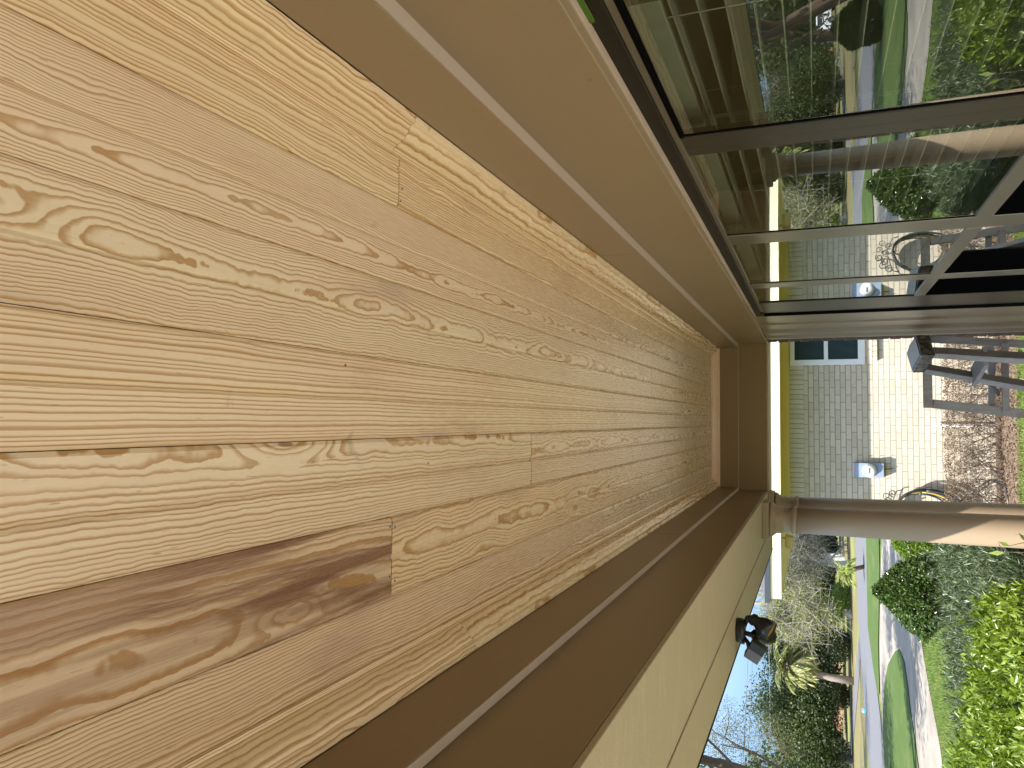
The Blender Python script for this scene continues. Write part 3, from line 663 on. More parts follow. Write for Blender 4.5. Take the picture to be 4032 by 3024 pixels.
# ================================================================ NEIGHBOUR HOUSE
N = thing('neighbour_house', (3, 14, 0), 'pale brick house with cream fascia and yellow frieze across the yard', 'house')
YW = 11.4; XW = -1.5; XE = 9.5
bx('wall', 'pale brick', N, XW, XE, YW, YW+8, 0, Z(.158))
bx('wall', 'pale soldier brick', N, XW-.001, XE, YW-.003, YW+8, Z(.1585), Z(.342))
bx('frieze_board', 'yellow paint', N, XW-.012, XE, YW-.020, YW+8, Z(.3425), Z(.4445), .003)
bx('soffit', 'yellow paint', N, XW-.77, XE+.6, YW-.69, YW+8.7, Z(.445), Z(.452))
fm = MB(); fm.box(XW-.78, XE+.6, YW-.712, YW-.692, Z(.440), Z(.578)); fm.box(XW-.80, XW-.78, YW-.712, YW+8.7, Z(.440), Z(.578)); fm.build('fascia', 'cream paint', N, bev=.003)
gm = MB(); gm.box(XW-.86, XE+.7, YW-.735, YW-.7125, Z(.580), Z(.645)); gm.box(XW-.86, XW-.8005, YW-.7120, YW+8.7, Z(.580), Z(.645)); gm.build('roof_edge', 'gutter dark', N)
x0, x1, y0, y1 = XW-.84, XE+.7, YW-.73, YW+8.7
rz = Z(.64); pk = (y1-y0)/2; rr = rz+pk*.36
meshobj('roof', [(x0, y0, rz), (x1, y0, rz), (x1, y1, rz), (x0, y1, rz), (x0+pk, (y0+y1)/2, rr), (x1-pk, (y0+y1)/2, rr)], [(0, 1, 5, 4), (1, 2, 5), (2, 3, 4, 5), (3, 0, 4), (0, 3, 2, 1)], 'shingle', N)
# window
wn = MB(); wz0, wz1 = Z(-.622), Z(.329); wx0, wx1 = .784, 1.95
for a, b, c, d in ((wx0, wx0+.075, wz0, wz1), (wx1-.075, wx1, wz0, wz1), (wx0+.075, wx1-.075, wz1-.06, wz1), (wx0+.075, wx1-.075, wz0, wz0+.085), (wx0+.075, wx1-.075, Z(-.163), Z(-.11))): wn.box(a, b, YW-.035, YW+.01, c, d)
wf = wn.build('window', 'white metal', N, bev=.003)
bx('pane', 'blind glass', wf, wx0+.05, wx1-.05, YW-.012, YW-.006, wz0+.05, wz1-.03)
sm_ = MB()
for i in range(16): sm_.box(.828+i*.0677, .828+i*.0677+.062, YW-.05, YW+.01, Z(-.774), Z(-.697))
sm_.build('window_sill', 'pale brick', N, bev=.004)
# corner box under the eave
MB().hexa([(-1.70, 10.95, Z(.303)), (-1.54, 10.95, Z(.30)), (-1.54, 11.2, Z(.30)), (-1.70, 11.2, Z(.303))], [(-1.67, 10.93, Z(.40)), (-1.52, 10.93, Z(.40)), (-1.52, 11.2, Z(.40)), (-1.67, 11.2, Z(.40))]).build('eave_box', 'eave box', N, bev=.012)
MB().tube([(-1.57, 11.06, Z(.39)), (-1.55, 11.06, Z(.447))], .012, 8).build('eave_box_stem', 'yellow paint', N)
# meter
T = thing('electric_meter', (-.635, 11.3, Z(-.65)), 'blue-grey electric meter box with round glass dial on the pale brick wall', 'electric meter')
MB().box(-.73, -.54, YW-.10, YW-.001, Z(-.83), Z(-.473)).build('box', 'grey meter paint', T, bev=.005)
dl = MB().lathe([(.088, 0), (.088, .02), (.076, .025), (.074, .055), (.05, .072), (.01, .076)], (-.638, YW-.1005, Z(-.655)), 32, (0, -1, 0)).build('dial_glass', 'clear glass dome', T, smooth=True)
MB().box(-.67, -.605, YW-.1785, YW-.1765, Z(-.66), Z(-.64)).build('dial_plate', 'lamp grey', dl)
MB().box(-.640, -.600, YW-.012, YW-.003, Z(-.90), Z(-.845)).build('tag', 'yellow tag', T)
MB().tube([(-.62, YW-.02, Z(-.83)), (-.618, YW-.02, Z(-.90)), (-.60, YW-.03, Z(-.96))], .006, 6).build('conduit', 'wrought iron', T)
# hose hanger & hose
T = thing('hose_hanger', (-1.1, 11.3, Z(-.9)), 'wrought iron hose hanger with scrollwork on the pale brick wall', 'hose hanger')
def spiral(cx, cz, r0, r1, turns, a0, y, n=26):
    return [(cx+(r0+(r1-r0)*i/n)*math.cos(a0+turns*2*math.pi*i/n), y, cz+(r0+(r1-r0)*i/n)*math.sin(a0+turns*2*math.pi*i/n)) for i in range(n+1)]
q = MB(); yy = YW-.05
for sx in (-1, 1):
    q.tube(spiral(-1.12+sx*.05, Z(-.81), .012, .045, 1.4, 0 if sx > 0 else math.pi, yy), .006, 6)
    q.tube(spiral(-1.12+sx*.15, Z(-.86), .012, .05, 1.3*sx, 1.5, yy), .006, 6)
    q.tube([(-1.12+sx*.03, yy, Z(-.85)), (-1.12+sx*.06, yy, Z(-.93)), (-1.12+sx*.14, yy, Z(-.95)), (-1.12+sx*.22, yy, Z(-.98)), (-1.12+sx*.24, yy, Z(-1.05))], .007, 6)
q.build('scrollwork', 'wrought iron', T, smooth=True)
MB().tube([(-1.12, YW-.005, Z(-1.0)), (-1.12, YW-.20, Z(-1.0))], .012, 8).build('peg', 'wrought iron', T)
q = MB(); q.tube([(-1.12+.20*math.cos(t), YW-.19, Z(-1.16)+.20*math.sin(t)) for t in np.linspace(.3, math.pi-.3, 16)], .010, 6); q.build('hoop', 'wrought iron', T, smooth=True)
HS = thing('garden_hose', (-1.12, 11.25, Z(-1.3)), 'coiled dark garden hose hanging from the iron hanger on the brick wall', 'garden hose')
q = MB(); q2 = MB()
for i in range(7):
    r = .27+.012*i+random.uniform(-.01, .01); cz = Z(-1.0)-r+.03; sq = random.uniform(.72, .85)
    pts = [(-1.12+r*sq*math.cos(t)+random.uniform(-.002, .002), YW-.05-.018*i-.02*math.sin(t), cz+r*math.sin(t)*(1.0 if math.sin(t) > 0 else 1.25)) for t in np.linspace(0, 2*math.pi, 40)]
    (q2 if i in (3,) else q).tube(pts, .0125, 8)
q.tube([(-1.0, YW-.1, Z(-1.7)), (-.85, YW-.15, Z(-1.85)), (-.7, YW-.3, Z(-2.0)), (-.75, YW-.6, Z(-2.11)), (-1.0, YW-.7, Z(-2.12))], .0125, 8)
q.build('coil', 'hose rubber', HS, smooth=True); q2.build('yellow_loop', 'hose yellow', HS, smooth=True)
# standpipe
T = thing('vent_pipe', (-.035, 11.3, 0), 'thin white pipe standing in the brown hedge by the brick wall', 'pipe')
MB().tube([(-.035, YW-.06, 0), (-.035, YW-.06, Z(-1.50))], .012, 10).build('pipe', 'white plain', T, smooth=True)
MB().lathe([(.012, 0), (.022, .01), (.022, .045), (.008, .055), (.006, .10)], (-.035, YW-.06, Z(-1.52)), 12).build('cap', 'white plain', T, smooth=True)

# ================================================================ PLANTS
def twigs(name, parent, A, B, r, mat='twig', lc=None):
    """straight 3-sided twigs A->B"""
    n = len(A); D = unit(B-A); S = unit(np.cross(D, rng.normal(size=(n, 3)))); U = np.cross(D, S); r = np.broadcast_to(r, n)[:, None]
    v = []
    for k in range(3):
        c, s_ = math.cos(k*2.094), math.sin(k*2.094); v.append(A+(S*c+U*s_)*r); v.append(B+(S*c+U*s_)*r*.4)
    v = np.stack(v, 1).reshape(-1, 3); i = np.arange(n)[:, None]*6
    f = np.concatenate([i+[0, 2, 3, 1], i+[2, 4, 5, 3], i+[4, 0, 1, 5]], 0)
    if lc is None: lc = rng.random(n)
    return meshobj(name, v, f, mat, parent, attrs={'lc': ('FLOAT', np.repeat(lc, 6))})
def whorls(C_, D_, n, L, spread, jit=.25):
    """n leaves around each tip"""
    m = len(C_); Cc = np.repeat(C_, n, 0); Dd = np.repeat(unit(D_), n, 0)
    t = unit(np.cross(Dd, rng.normal(size=(m*n, 3)))); d = unit(Dd+t*spread+rng.normal(size=(m*n, 3))*jit)
    Cc = Cc-Dd*(rng.random((m*n, 1))*L*1.2)
    return Cc, d
def bumps(x, y, s=1., ph=0.):
    return (np.sin(x*5.1*s+ph)*np.cos(y*4.3*s+1.3+ph)+.6*np.sin(x*11.7*s+y*9.1*s+ph)+.4*np.cos(y*17*s-x*7*s))/2
# bright lime shrub (nearest, leaves in whorls)
def lime():
    T = thing('lime_shrub', (-1.9, 4.4, 0), 'bright lime green leafy hedge bush in full sun below the porch', 'shrub')
    n = 10500; x = rng.uniform(-3.6, -.78, n); y = rng.uniform(2.4, 6.0, n)
    ym = 5.15+.85*np.clip((-x-.9)/1.1, 0, 1); xm = -.78-.20*np.clip(y-4.6, 0, 1.)
    ok = (y < ym) & (x < xm); x, y, ym, xm = x[ok], y[ok], ym[ok], xm[ok]; n = len(x)
    top = 1.30+.07*bumps(x, y)
    ed = np.minimum.reduce([(x+3.7)/.35, (xm+.04-x)/.25, (ym+.1-y)/.35, np.full(n, 9.)]); ed = np.clip(ed, 0, 1)
    top = top-.45*(1-np.sqrt(1-(1-ed)**2+1e-6))
    top += rng.normal(size=n)*.035
    dep = rng.exponential(.09, n); hole = bumps(x*2.3, y*2.3, 1, 2.) > .52
    keep = ~(hole & (rng.random(n) < .88)); x, y, top, dep = x[keep], y[keep], top[keep], dep[keep]
    C_ = np.stack([x, y, top-np.clip(dep, 0, .5)], 1)
    D_ = np.stack([rng.normal(size=len(x))*.35, rng.normal(size=len(x))*.35-.15, np.ones(len(x))], 1)
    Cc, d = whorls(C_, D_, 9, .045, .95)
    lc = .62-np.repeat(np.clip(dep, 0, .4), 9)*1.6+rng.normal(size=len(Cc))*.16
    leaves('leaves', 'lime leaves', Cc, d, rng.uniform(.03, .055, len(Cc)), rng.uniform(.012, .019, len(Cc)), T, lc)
    # side leaves
    m = 3500; s0 = np.stack([rng.uniform(-3.6, -.95, m), rng.uniform(2.4, 5.6, m), rng.uniform(.4, 1.05, m)], 1)
    sel = rng.random(m) < .5; s0[sel, 0] = -.86-.27*np.clip(s0[sel, 1]-4.1, 0, 1.2)+rng.normal(size=sel.sum())*.06; s0[~sel, 1] = 5.15+.8*np.clip((-s0[~sel, 0]-.9)/1.1, 0, 1)+rng.normal(size=(~sel).sum())*.06
    Cc, d = whorls(s0, np.stack([rng.normal(size=m)*.5+.4, rng.normal(size=m)*.5+.2, np.ones(m)*.6], 1), 8, .045, .95)
    leaves('leaves', 'lime leaves', Cc, d, .045, .015, T, .35+rng.normal(size=len(Cc))*.15)
    b = np.stack([rng.uniform(-3.5, -1.0, 2600), rng.uniform(2.5, 5.3, 2600), rng.uniform(.2, .8, 2600)], 1)
    e = b+np.stack([rng.normal(size=2600)*.16, rng.normal(size=2600)*.16, rng.uniform(.25, .6, 2600)], 1); e[:, 2] = np.minimum(e[:, 2], 1.22+.05*bumps(e[:, 0], e[:, 1]))
    twigs('twigs', T, b, e, .0035)
    return T
lime()
def pod():
    T = thing('podocarpus_hedge', (-2.2, 7.4, 0), 'dark green fine-needled hedge running behind the bright shrub', 'hedge')
    n = 9000; t = rng.random(n)
    # L shaped: near the columns and along behind the lime shrub
    x = rng.uniform(-4.6, -.86, n); y = rng.uniform(4.9, 9.0, n)
    near = 5.1+.0*x; far_ = np.clip(8.3+.7*(x+1.3), 6.5, 8.3)
    ok = (y > np.where(x > -1.55, 4.75, 5.9)) & (y < far_) & (x < -.86+(y-8)*-.04)
    x, y = x[ok], y[ok]; n = len(x)
    top = 1.10+.05*bumps(x, y, 1.3, 1.)+rng.normal(size=n)*.045-.05*np.exp(-((x+1.1)**2+(y-6.2)**2)/.9)+.10*np.exp(-((x+1.15)**2+(y-5.5)**2)/.35)
    ed = np.clip(np.minimum.reduce([(-.80-x)/.25, (far_[ok]+.1-y)/.3]), 0, 1); top -= .30*(1-np.sqrt(1-(1-ed)**2+1e-6))
    dep = rng.exponential(.07, n)
    C_ = np.stack([x, y, top-np.clip(dep, 0, .4)], 1)
    D_ = np.stack([rng.normal(size=n)*.5, rng.normal(size=n)*.5-.1, np.ones(n)], 1)
    k = 13; Cc, d = whorls(C_, D_, k, .07, .85, .3)
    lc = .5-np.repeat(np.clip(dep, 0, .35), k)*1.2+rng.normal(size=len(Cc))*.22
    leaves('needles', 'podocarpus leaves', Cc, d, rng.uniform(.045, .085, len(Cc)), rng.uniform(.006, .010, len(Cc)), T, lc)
    m = 5000; s0 = np.stack([-.86-rng.exponential(.05, m), rng.uniform(4.5, 8.4, m), rng.uniform(.25, 1.0, m)], 1)
    Cc, d = whorls(s0, np.stack([rng.normal(size=m)*.5+.5, rng.normal(size=m)*.5-.2, np.ones(m)*.6], 1), 9, .07, .85, .3)
    leaves('needles', 'podocarpus leaves', Cc, d, .065, .009, T, .35+rng.normal(size=len(Cc))*.2)
    b = np.stack([rng.uniform(-4, -.9, 1500), rng.uniform(6, 8.8, 1500), rng.uniform(.1, .5, 1500)], 1)
    e = b+np.stack([rng.normal(size=1500)*.12, rng.normal(size=1500)*.12, rng.uniform(.2, .5, 1500)], 1); twigs('twigs', T, b, e, .003)
pod()
dl_ = MB(); dl_.add([(-2.62, 6.7, 1.17), (-2.66, 6.75, 1.22), (-2.74, 6.72, 1.24), (-2.76, 6.66, 1.19), (-2.68, 6.66, 1.15)], [(0, 1, 2), (0, 2, 3), (0, 3, 4)])
tag(dl_.build('fallen_leaf', 'dry leaf'), 'dry tan leaf lying on top of the dark needled hedge', 'leaf')
# leafy shoot by the column
T = thing('leafy_shoot', (-.62, 4.45, .9), 'thin shoot with a few broad leaves in front of the sunlit column', 'plant')
A_ = np.array([(-.62, 4.42, .85), (-.628, 4.44, 1.22), (-.632, 4.45, 1.29), (-.632, 4.45, 1.29), (-.56, 4.42, .95), (-.56, 4.42, 1.1), (-.57, 4.42, 1.18)]); B_ = np.array([(-.628, 4.44, 1.22), (-.632, 4.45, 1.29), (-.640, 4.45, 1.32), (-.59, 4.44, 1.31), (-.56, 4.42, 1.2), (-.54, 4.43, 1.24), (-.60, 4.43, 1.27)])
twigs('stem', T, A_, B_, .003)
leaves('leaves', 'light leaves', np.array([(-.636, 4.45, 1.28), (-.60, 4.44, 1.26), (-.655, 4.44, 1.20), (-.57, 4.43, 1.2), (-.55, 4.43, 1.17), (-.60, 4.43, 1.12)]), np.array([(-.1, 0, 1.), (.3, -.2, .8), (-.5, -.3, -.5), (.6, -.2, .4), (-.4, -.4, .6), (-.7, -.2, .1)]), np.array([.075, .06, .07, .05, .05, .05]), np.array([.026, .02, .022, .018, .018, .02]), T, np.array([.95, .5, .5, .6, .9, .4]), .2, N=np.tile([[0.1, -1., .2]], (6, 1)))
# holly cone
def rounded(name, lab, cat, cx, cy, z0, z1, r, mat, n, L, W, cone=True, trunk=.3, lcm=.45, grp=None, wh=6, sub='leaves'):
    T = thing(name, (cx, cy, 0), lab, cat, grp)
    h = rng.random(n); h = h**.8
    rad = r*np.where(h < .35, .55+.45*np.sqrt(np.clip(h/.35, 0, 1)), 1-((h-.35)/.65)**(1.35 if cone else 2.6)*(.96 if cone else .93))
    th = rng.uniform(0, 2*math.pi, n); dd = rng.exponential(.10, n)
    rad = rad*(1+.09*np.sin(th*3+h*9)+.06*np.sin(th*7-h*14)+rng.normal(size=n)*.03)*(1-np.clip(dd, 0, .7))
    C_ = np.stack([cx+rad*np.cos(th), cy+rad*np.sin(th), z0+(z1-z0)*h*(1+rng.normal(size=n)*.012)], 1)
    D_ = np.stack([np.cos(th), np.sin(th), .35+h*.6], 1)+rng.normal(size=(n, 3))*.45
    Cc, d = whorls(C_, D_, wh, L, .9)
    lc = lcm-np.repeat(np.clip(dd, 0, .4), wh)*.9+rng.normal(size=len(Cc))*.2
    leaves(sub, mat, Cc, d, rng.uniform(.7, 1.2, len(Cc))*L, rng.uniform(.7, 1.2, len(Cc))*W, T, lc)
    q = MB()
    q.tube([(cx, cy, 0), (cx+.02, cy, z0*.6), (cx, cy+.02, z0+.2*(z1-z0))], [.05*r/.55, .04*r/.55, .03*r/.55], 8)
    for i in range(6):
        a = i*1.05; q.tube([(cx, cy, z0*.45), (cx+.12*r*math.cos(a), cy+.12*r*math.sin(a), z0*.8), (cx+.55*r*math.cos(a), cy+.55*r*math.sin(a), z0+.25*(z1-z0))], [.025*r/.55, .02*r/.55, .01*r/.55], 6)
    q.build('trunk', 'bark brown', T, smooth=True)
    return T
rounded('holly_bush', 'glossy dark green cone-topped bush on bare stems at the neighbour house corner', 'bush', -2.56, 13.1, .36, 1.33, .60, 'holly leaves', 4600, .055, .030, True)
rounded('green_bush', 'smaller light green bush against the end of the pale brick house', 'bush', -2.02, 14.6, .12, .95, .42, 'light leaves', 1600, .05, .024, False, lcm=.35)
rounded('round_bush', 'large dark ball-shaped bush on the lawn, seen reflected in the window', 'bush', -11.9, 27, .05, 1.5, .72, 'oak leaves', 4200, .07, .035, False, lcm=.6)
# brown hedge along neighbour wall
def brown():
    T = thing('brown_hedge', (.8, 10.95, 0), 'half-bare clipped brown hedge along the pale brick wall', 'hedge')
    stems = 46; A = []; B = []; rad = []
    for i in range(stems):
        x = -1.35+i*.115+rng.normal()*.03; y = 10.95+rng.normal()*.08
        for j in range(5):
            a = V3(x, y, .02); 
            d = unit(V3(rng.normal()*.55, rng.normal()*.22, 1.)); b = a+d*rng.uniform(.2, .35); A.append(a); B.append(b); rad.append(.007)
            for k in range(4):
                d2 = unit(d+rng.normal(size=3)*.45); c = b+d2*rng.uniform(.12, .3); c[2] = min(c[2], .63); A.append(b); B.append(c); rad.append(.0035)
                for l in range(4):
                    e = c+unit(d2+rng.normal(size=3)*.7)*rng.uniform(.06, .16); e[2] = min(e[2], .64); e[1] = min(e[1], 11.36); A.append(c); B.append(e); rad.append(.002)
    twigs('twigs', T, np.array(A), np.array(B), np.array(rad), lc=rng.random(len(A))*.7)
    n = 17000; z = .64-rng.exponential(.13, n); z = np.clip(z, .08, .66); x = rng.uniform(-1.4, 3.9, n); y = rng.uniform(10.70, 11.25, n)
    keep = bumps(x*2.2, z*5+y, 1.) > -.35-(z-.5)*1.5; x, y, z = x[keep], y[keep], z[keep]
    leaves('leaves', 'brown leaves', np.stack([x, y, z], 1), rng.normal(size=(len(x), 3)), rng.uniform(.015, .032, len(x)), rng.uniform(.009, .016, len(x)), T, np.clip((bumps(x, y)+.7)*.5+rng.normal(size=len(x))*.22, 0, 1))
brown()
# mulch litter + lawn blades
n = 9000; x = rng.uniform(-2.2, 3.5, n); y = rng.uniform(10.05, 11.1, n)
tag(leaves('leaf_litter', 'brown leaves', np.stack([x, y, np.full(n, .02)], 1), rng.normal(size=(n, 3))*[1, 1, .35], rng.uniform(.02, .05, n), .018, None, rng.random(n)*.7), kind='stuff')
def blades(name, x0, x1, y0, y1, n, L):
    x = rng.uniform(x0, x1, n); y = rng.uniform(y0, y1, n)
    k = y < np.interp(-x, [3.2, 3.8, 4.8, 5.5, 6.1, 7.6, 9], [20.4, 20.0, 19.3, 18.0, 16.6, 14.8, 13.8]); x, y = x[k], y[k]; n = len(x)
    return tag(leaves(name, 'grass blades', np.stack([x, y, np.zeros(n)+.008], 1), rng.normal(size=(n, 3))*.45+[0, 0, 1], rng.uniform(.5, 1.2, n)*L, .007, None, np.clip(.45+.3*bumps(x, y, .8)+rng.normal(size=n)*.25, 0, 1)), kind='stuff')
blades('lawn_grass', -2.6, 3.2, 7.6, 10.2, 42000, .05)
blades('verge_grass', -7.5, -3.2, 11.6, 19.5, 50000, .06)

# ---------------------------------------------------------------- trees
def limb_tree(T, base, h, r0, lean=(0, 0), n=6, spread=.5, seed=1, depth=3, mat='bark grey', first=.35, thin=.6):
    rs = np.random.default_rng(seed); tips = []; q = MB()
    def grow(p, d, L, r, dep):
        pts = [p]; rad = [r]; c = p.copy(); dd = d.copy()
        for i in range(3):
            dd = unit(dd+rs.normal(size=3)*.13+V3(0, 0, .05)); c = c+dd*L/3; pts.append(c.copy()); rad.append(r*(1-.14*(i+1)))
        q.tube(pts, rad, 8 if r > .08 else (5 if r > .03 else 3), caps=False); tips.append((c.copy(), dd.copy(), r))
        if dep == 0: return
        for k in range(n if dep == depth else 3):
            a = rs.uniform(0, 6.28); side = unit(np.cross(dd, V3(math.cos(a), math.sin(a), .3)))
            s0 = pts[rs.integers(1, 4)] if k else c
            grow(s0, unit(dd*(1-spread*.5)+side*spread*rs.uniform(.6, 1.3)), L*rs.uniform(.55, .8), r*thin*rs.uniform(.6, .95), dep-1)
    b = V3(*base); grow(b, unit(V3(lean[0], lean[1], 1)), h*first, r0, depth)
    q.build('trunk', mat, T, smooth=True); return tips
def crown(T, tips, n, R_, L, mat, name='crown', sq=.8, minr=0, W=.55, zmin=0):
    sel = [t for t in tips if t[2] < 9]; Cs = np.array([t[0] for t in sel]); idx = rng.integers(0, len(Cs), n)
    o = sph(n)*(rng.random((n, 1))**.45)*R_; o[:, 2] *= sq
    blob = rng.uniform(.6, 1.25, len(Cs)); o *= blob[idx][:, None]
    Pp = Cs[idx]+o; k = Pp[:, 2] > zmin; Pp = Pp[k]; idx = idx[k]; n = len(Pp); o = o[k]
    tone = rng.uniform(-.18, .18, len(Cs))
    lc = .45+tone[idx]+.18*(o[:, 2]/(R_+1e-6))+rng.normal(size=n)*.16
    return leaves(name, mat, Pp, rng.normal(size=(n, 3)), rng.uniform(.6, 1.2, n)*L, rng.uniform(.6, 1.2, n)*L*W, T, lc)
def tree(name, lab, x, y, h, r, seed, n, L, mat, cr, bark='bark grey', lean=(0, 0), grp=None, depth=3, spread=.8, first=.35, zmin=0, cat='tree'):
    T = thing(name, (x, y, 0), lab, cat, grp)
    tips = limb_tree(T, (x, y, -.1), h, r, lean, 5, spread, seed, depth, bark, first)
    crown(T, tips[1:], n, cr, L, mat, zmin=zmin); return T
G = 'trees beyond the street'
specs = [  # name, label, x, y, h, r, seed, n, L, mat, crown radius, first
 ('oak_tree', 'dark broad oak just left of the utility pole', -16.2, 64, 9.5, .32, 3, 15000, .26, 'dark leaves', 1.5, .30),
 ('oak_tree', 'dark oak with full crown right behind the tall palm', -20.5, 74, 11, .35, 5, 17000, .30, 'dark leaves', 1.8, .28),
 ('oak_tree', 'grey-green oak rising beside the palm under the blue sky', -24.6, 76, 9.5, .35, 8, 16000, .30, 'oak leaves', 1.7, .25),
 ('oak_tree', 'low olive oak in front of the reddish brick house', -27.2, 70, 7.0, .28, 11, 13000, .24, 'oak leaves', 1.5, .25),
 ('oak_tree', 'spreading oak beside the brick house at the edge of the photo', -23.6, 60, 11.5, .32, 13, 26000, .22, 'oak leaves', 1.9, .28),
 ('oak_tree', 'shadowy oak standing deep behind the brick house gap', -33.5, 82, 9, .35, 17, 14000, .32, 'dark leaves', 2.0, .22),
 ('oak_tree', 'dark oak seen behind the white car in the window reflection', -38, 84, 12, .4, 19, 15000, .38, 'dark leaves', 2.6, .22),
 ('oak_tree', 'tall dark oak above the white car in the window reflection', -46, 92, 14, .4, 23, 15000, .42, 'dark leaves', 3.0, .22),
 ('oak_tree', 'dense dark oak low behind the pale bare trees', -12.8, 86, 7.5, .3, 61, 14000, .34, 'dark leaves', 2.0, .22),
 ('oak_tree', 'bushy oak between the pole and the far dark house', -17.8, 88, 7.5, .3, 29, 12000, .34, 'oak leaves', 2.0, .25),
 ('oak_tree', 'mid-green oak low behind the far palm trunk', -22.8, 73, 5.8, .2, 31, 9000, .22, 'dark leaves', 1.3, .25),
]
for nm, lab, x, y, h, r, sd0, n, L, m, cr, fi in specs: tree(nm, lab, x, y, h, r, sd0, n, L, m, cr, grp=G, first=fi, zmin=.4)
# the overhanging oak whose twigs cross the sky
tree('live_oak', 'large live oak with twisted limbs against the blue sky', -18.6, 42, 9.6, .30, 41, 34000, .085, 'olive leaves', 1.15, first=.44, depth=4, spread=1.0, zmin=3.2, bark='bark brown')
tree('shade_tree', 'tree beside the driveway that shades the island lawn', -16.6, 26.5, 10, .3, 43, 12000, .20, 'oak leaves', 1.3, first=.5, depth=3, bark='bark brown')
tree('shade_tree', 'leaning tree whose leafy shade covers the driveway', -9.9, 19.3, 9, .22, 49, 15000, .23, 'oak leaves', .95, first=.55, depth=3, lean=(.46, .10), zmin=5.2, spread=.42, bark='bark brown')
# bare deciduous trees
def bare(x, y, h, r, lean, seed, lab, nl, mat='spring leaves'):
    T = thing('bare_tree', (x, y, 0), lab, 'tree', 'half-bare trees across the street')
    tips = limb_tree(T, (x, y, -.1), h, r, lean, 5, .7, seed, 4, 'bark pale', .30, .62)
    A = np.array([t[0] for t in tips for _ in range(10)]); B = A+rng.normal(size=A.shape)*.75; twigs('twigs', T, A, B, .016, 'pale twig', .6+.4*rng.random(len(A)))
    crown(T, tips[6:], int(nl*1.3), 1.3, .15, mat, 'leaves')
bare(-10.4, 62, 10, .30, (.02, 0), 51, 'bare tree with thick pale trunk behind the sago palm', 3500, 'olive leaves')
bare(-13.2, 58, 9.5, .20, (.35, 0), 53, 'leaning bare tree sprinkled with yellow-green buds beside the pole', 5200)
bare(-11.6, 72, 10, .22, (-.1, 0), 57, 'thin bare tree farther back between the two pale trunks', 4500, 'olive leaves')
bare(-12.6, 80, 12, .22, (.05, 0), 59, 'tall bare tree far behind the utility pole top', 5500, 'spring leaves')
# far woods
n = 60000; x = rng.uniform(-110, 14, n); top = 5.5+1.6*np.sin(x*.21)+1.2*np.sin(x*.53+1)+.7*np.sin(x*1.3); z = rng.random(n)**.7*top; y = 112+rng.uniform(-4, 6, n)
tag(leaves('far_woods', 'oak leaves', np.stack([x, y, z], 1), rng.normal(size=(n, 3)), rng.uniform(.5, .9, n), rng.uniform(.35, .6, n), None, .35+.3*np.sin(x*.9+z)+rng.normal(size=n)*.15), kind='stuff')
# palms
def frond(q, c, a, el, L, W, nseg=10, droop=.8, nl=16):
    pts = []; p = V3(*c); d = V3(math.cos(a)*math.cos(el), math.sin(a)*math.cos(el), math.sin(el))
    for i in range(nseg+1):
        pts.append(p.copy()); p = p+d*L/nseg; d = unit(d-V3(0, 0, droop/nseg))
    P_, D_ = [], []
    for i in range(nl):
        t = .15+.83*i/nl; k = t*nseg; j = int(k); f = k-j; pp = pts[j]*(1-f)+pts[min(j+1, nseg)]*f; dd = unit(pts[min(j+1, nseg)]-pts[j]); sd_ = unit(np.cross(dd, V3(0, 0, 1)))
        for s_ in (-1, 1): P_.append(pp); D_.append(unit(dd*.75+sd_*s_*.8-V3(0, 0, .15)))
    return pts, P_, D_
T = thing('cabbage_palm', (-16.9, 56, 0), 'tall cabbage palm with drooping pale fronds across the street', 'palm')
tr = [(-16.95, 56, 0), (-16.9, 56, 1.4), (-16.75, 56, 2.6), (-16.5, 56, 3.9)]
MB().tube(tr, [.27, .23, .22, .27], 12).build('trunk', 'palm bark', T, smooth=True)
PP, DD, LC = [], [], []; st = MB()
for i in range(60):
    a = rng.uniform(0, 6.28); el = rng.uniform(-.9, 1.2); pts, p_, d_ = frond(None, (-16.5, 56, 4.0), a, el, rng.uniform(1.3, 1.9), .1, droop=1.5, nl=20)
    st.tube([pts[0], pts[4], pts[8]], [.03, .02, .015], 3); PP += p_; DD += d_; LC += [np.clip(.62-el*.3, 0, 1)]*len(p_)
st.build('frond_stems', 'palm bark', T); leaves('fronds', 'palm leaves', np.array(PP), np.array(DD)-[0, 0, .35], .55, .09, T, np.array(LC)+rng.normal(size=len(LC))*.15)
T = thing('sago_palm', (-7.05, 41.5, 0), 'small yellow-green sago palm with leaning trunk beside the street', 'palm')
MB().tube([(-7.0, 41.5, 0), (-7.12, 41.5, .35), (-7.3, 41.5, .72)], [.10, .11, .12], 10).build('trunk', 'bark brown', T, smooth=True)
PP, DD = [], []
for i in range(34):
    a = rng.uniform(0, 6.28); el = rng.uniform(-.2, 1.3); pts, p_, d_ = frond(None, (-7.3, 41.5, .78), a, el, rng.uniform(.6, .85), .1, droop=1.1, nl=16); PP += p_; DD += d_
leaves('fronds', 'sago leaves', np.array(PP), np.array(DD), .20, .035, T)
T = thing('palmetto', (-13.2, 57, 0), 'low green palmetto at the foot of the utility pole', 'plant')
PP, DD = [], []
for i in range(26):
    a = rng.uniform(0, 6.28); el = rng.uniform(.1, 1.3); pts, p_, d_ = frond(None, (-13.0, 57, .6), a, el, 1.0, .1, droop=.6, nl=12); PP += p_; DD += d_
leaves('fronds', 'light leaves', np.array(PP), np.array(DD), .35, .05, T)
GB = 'low shrubs along the far lawn'
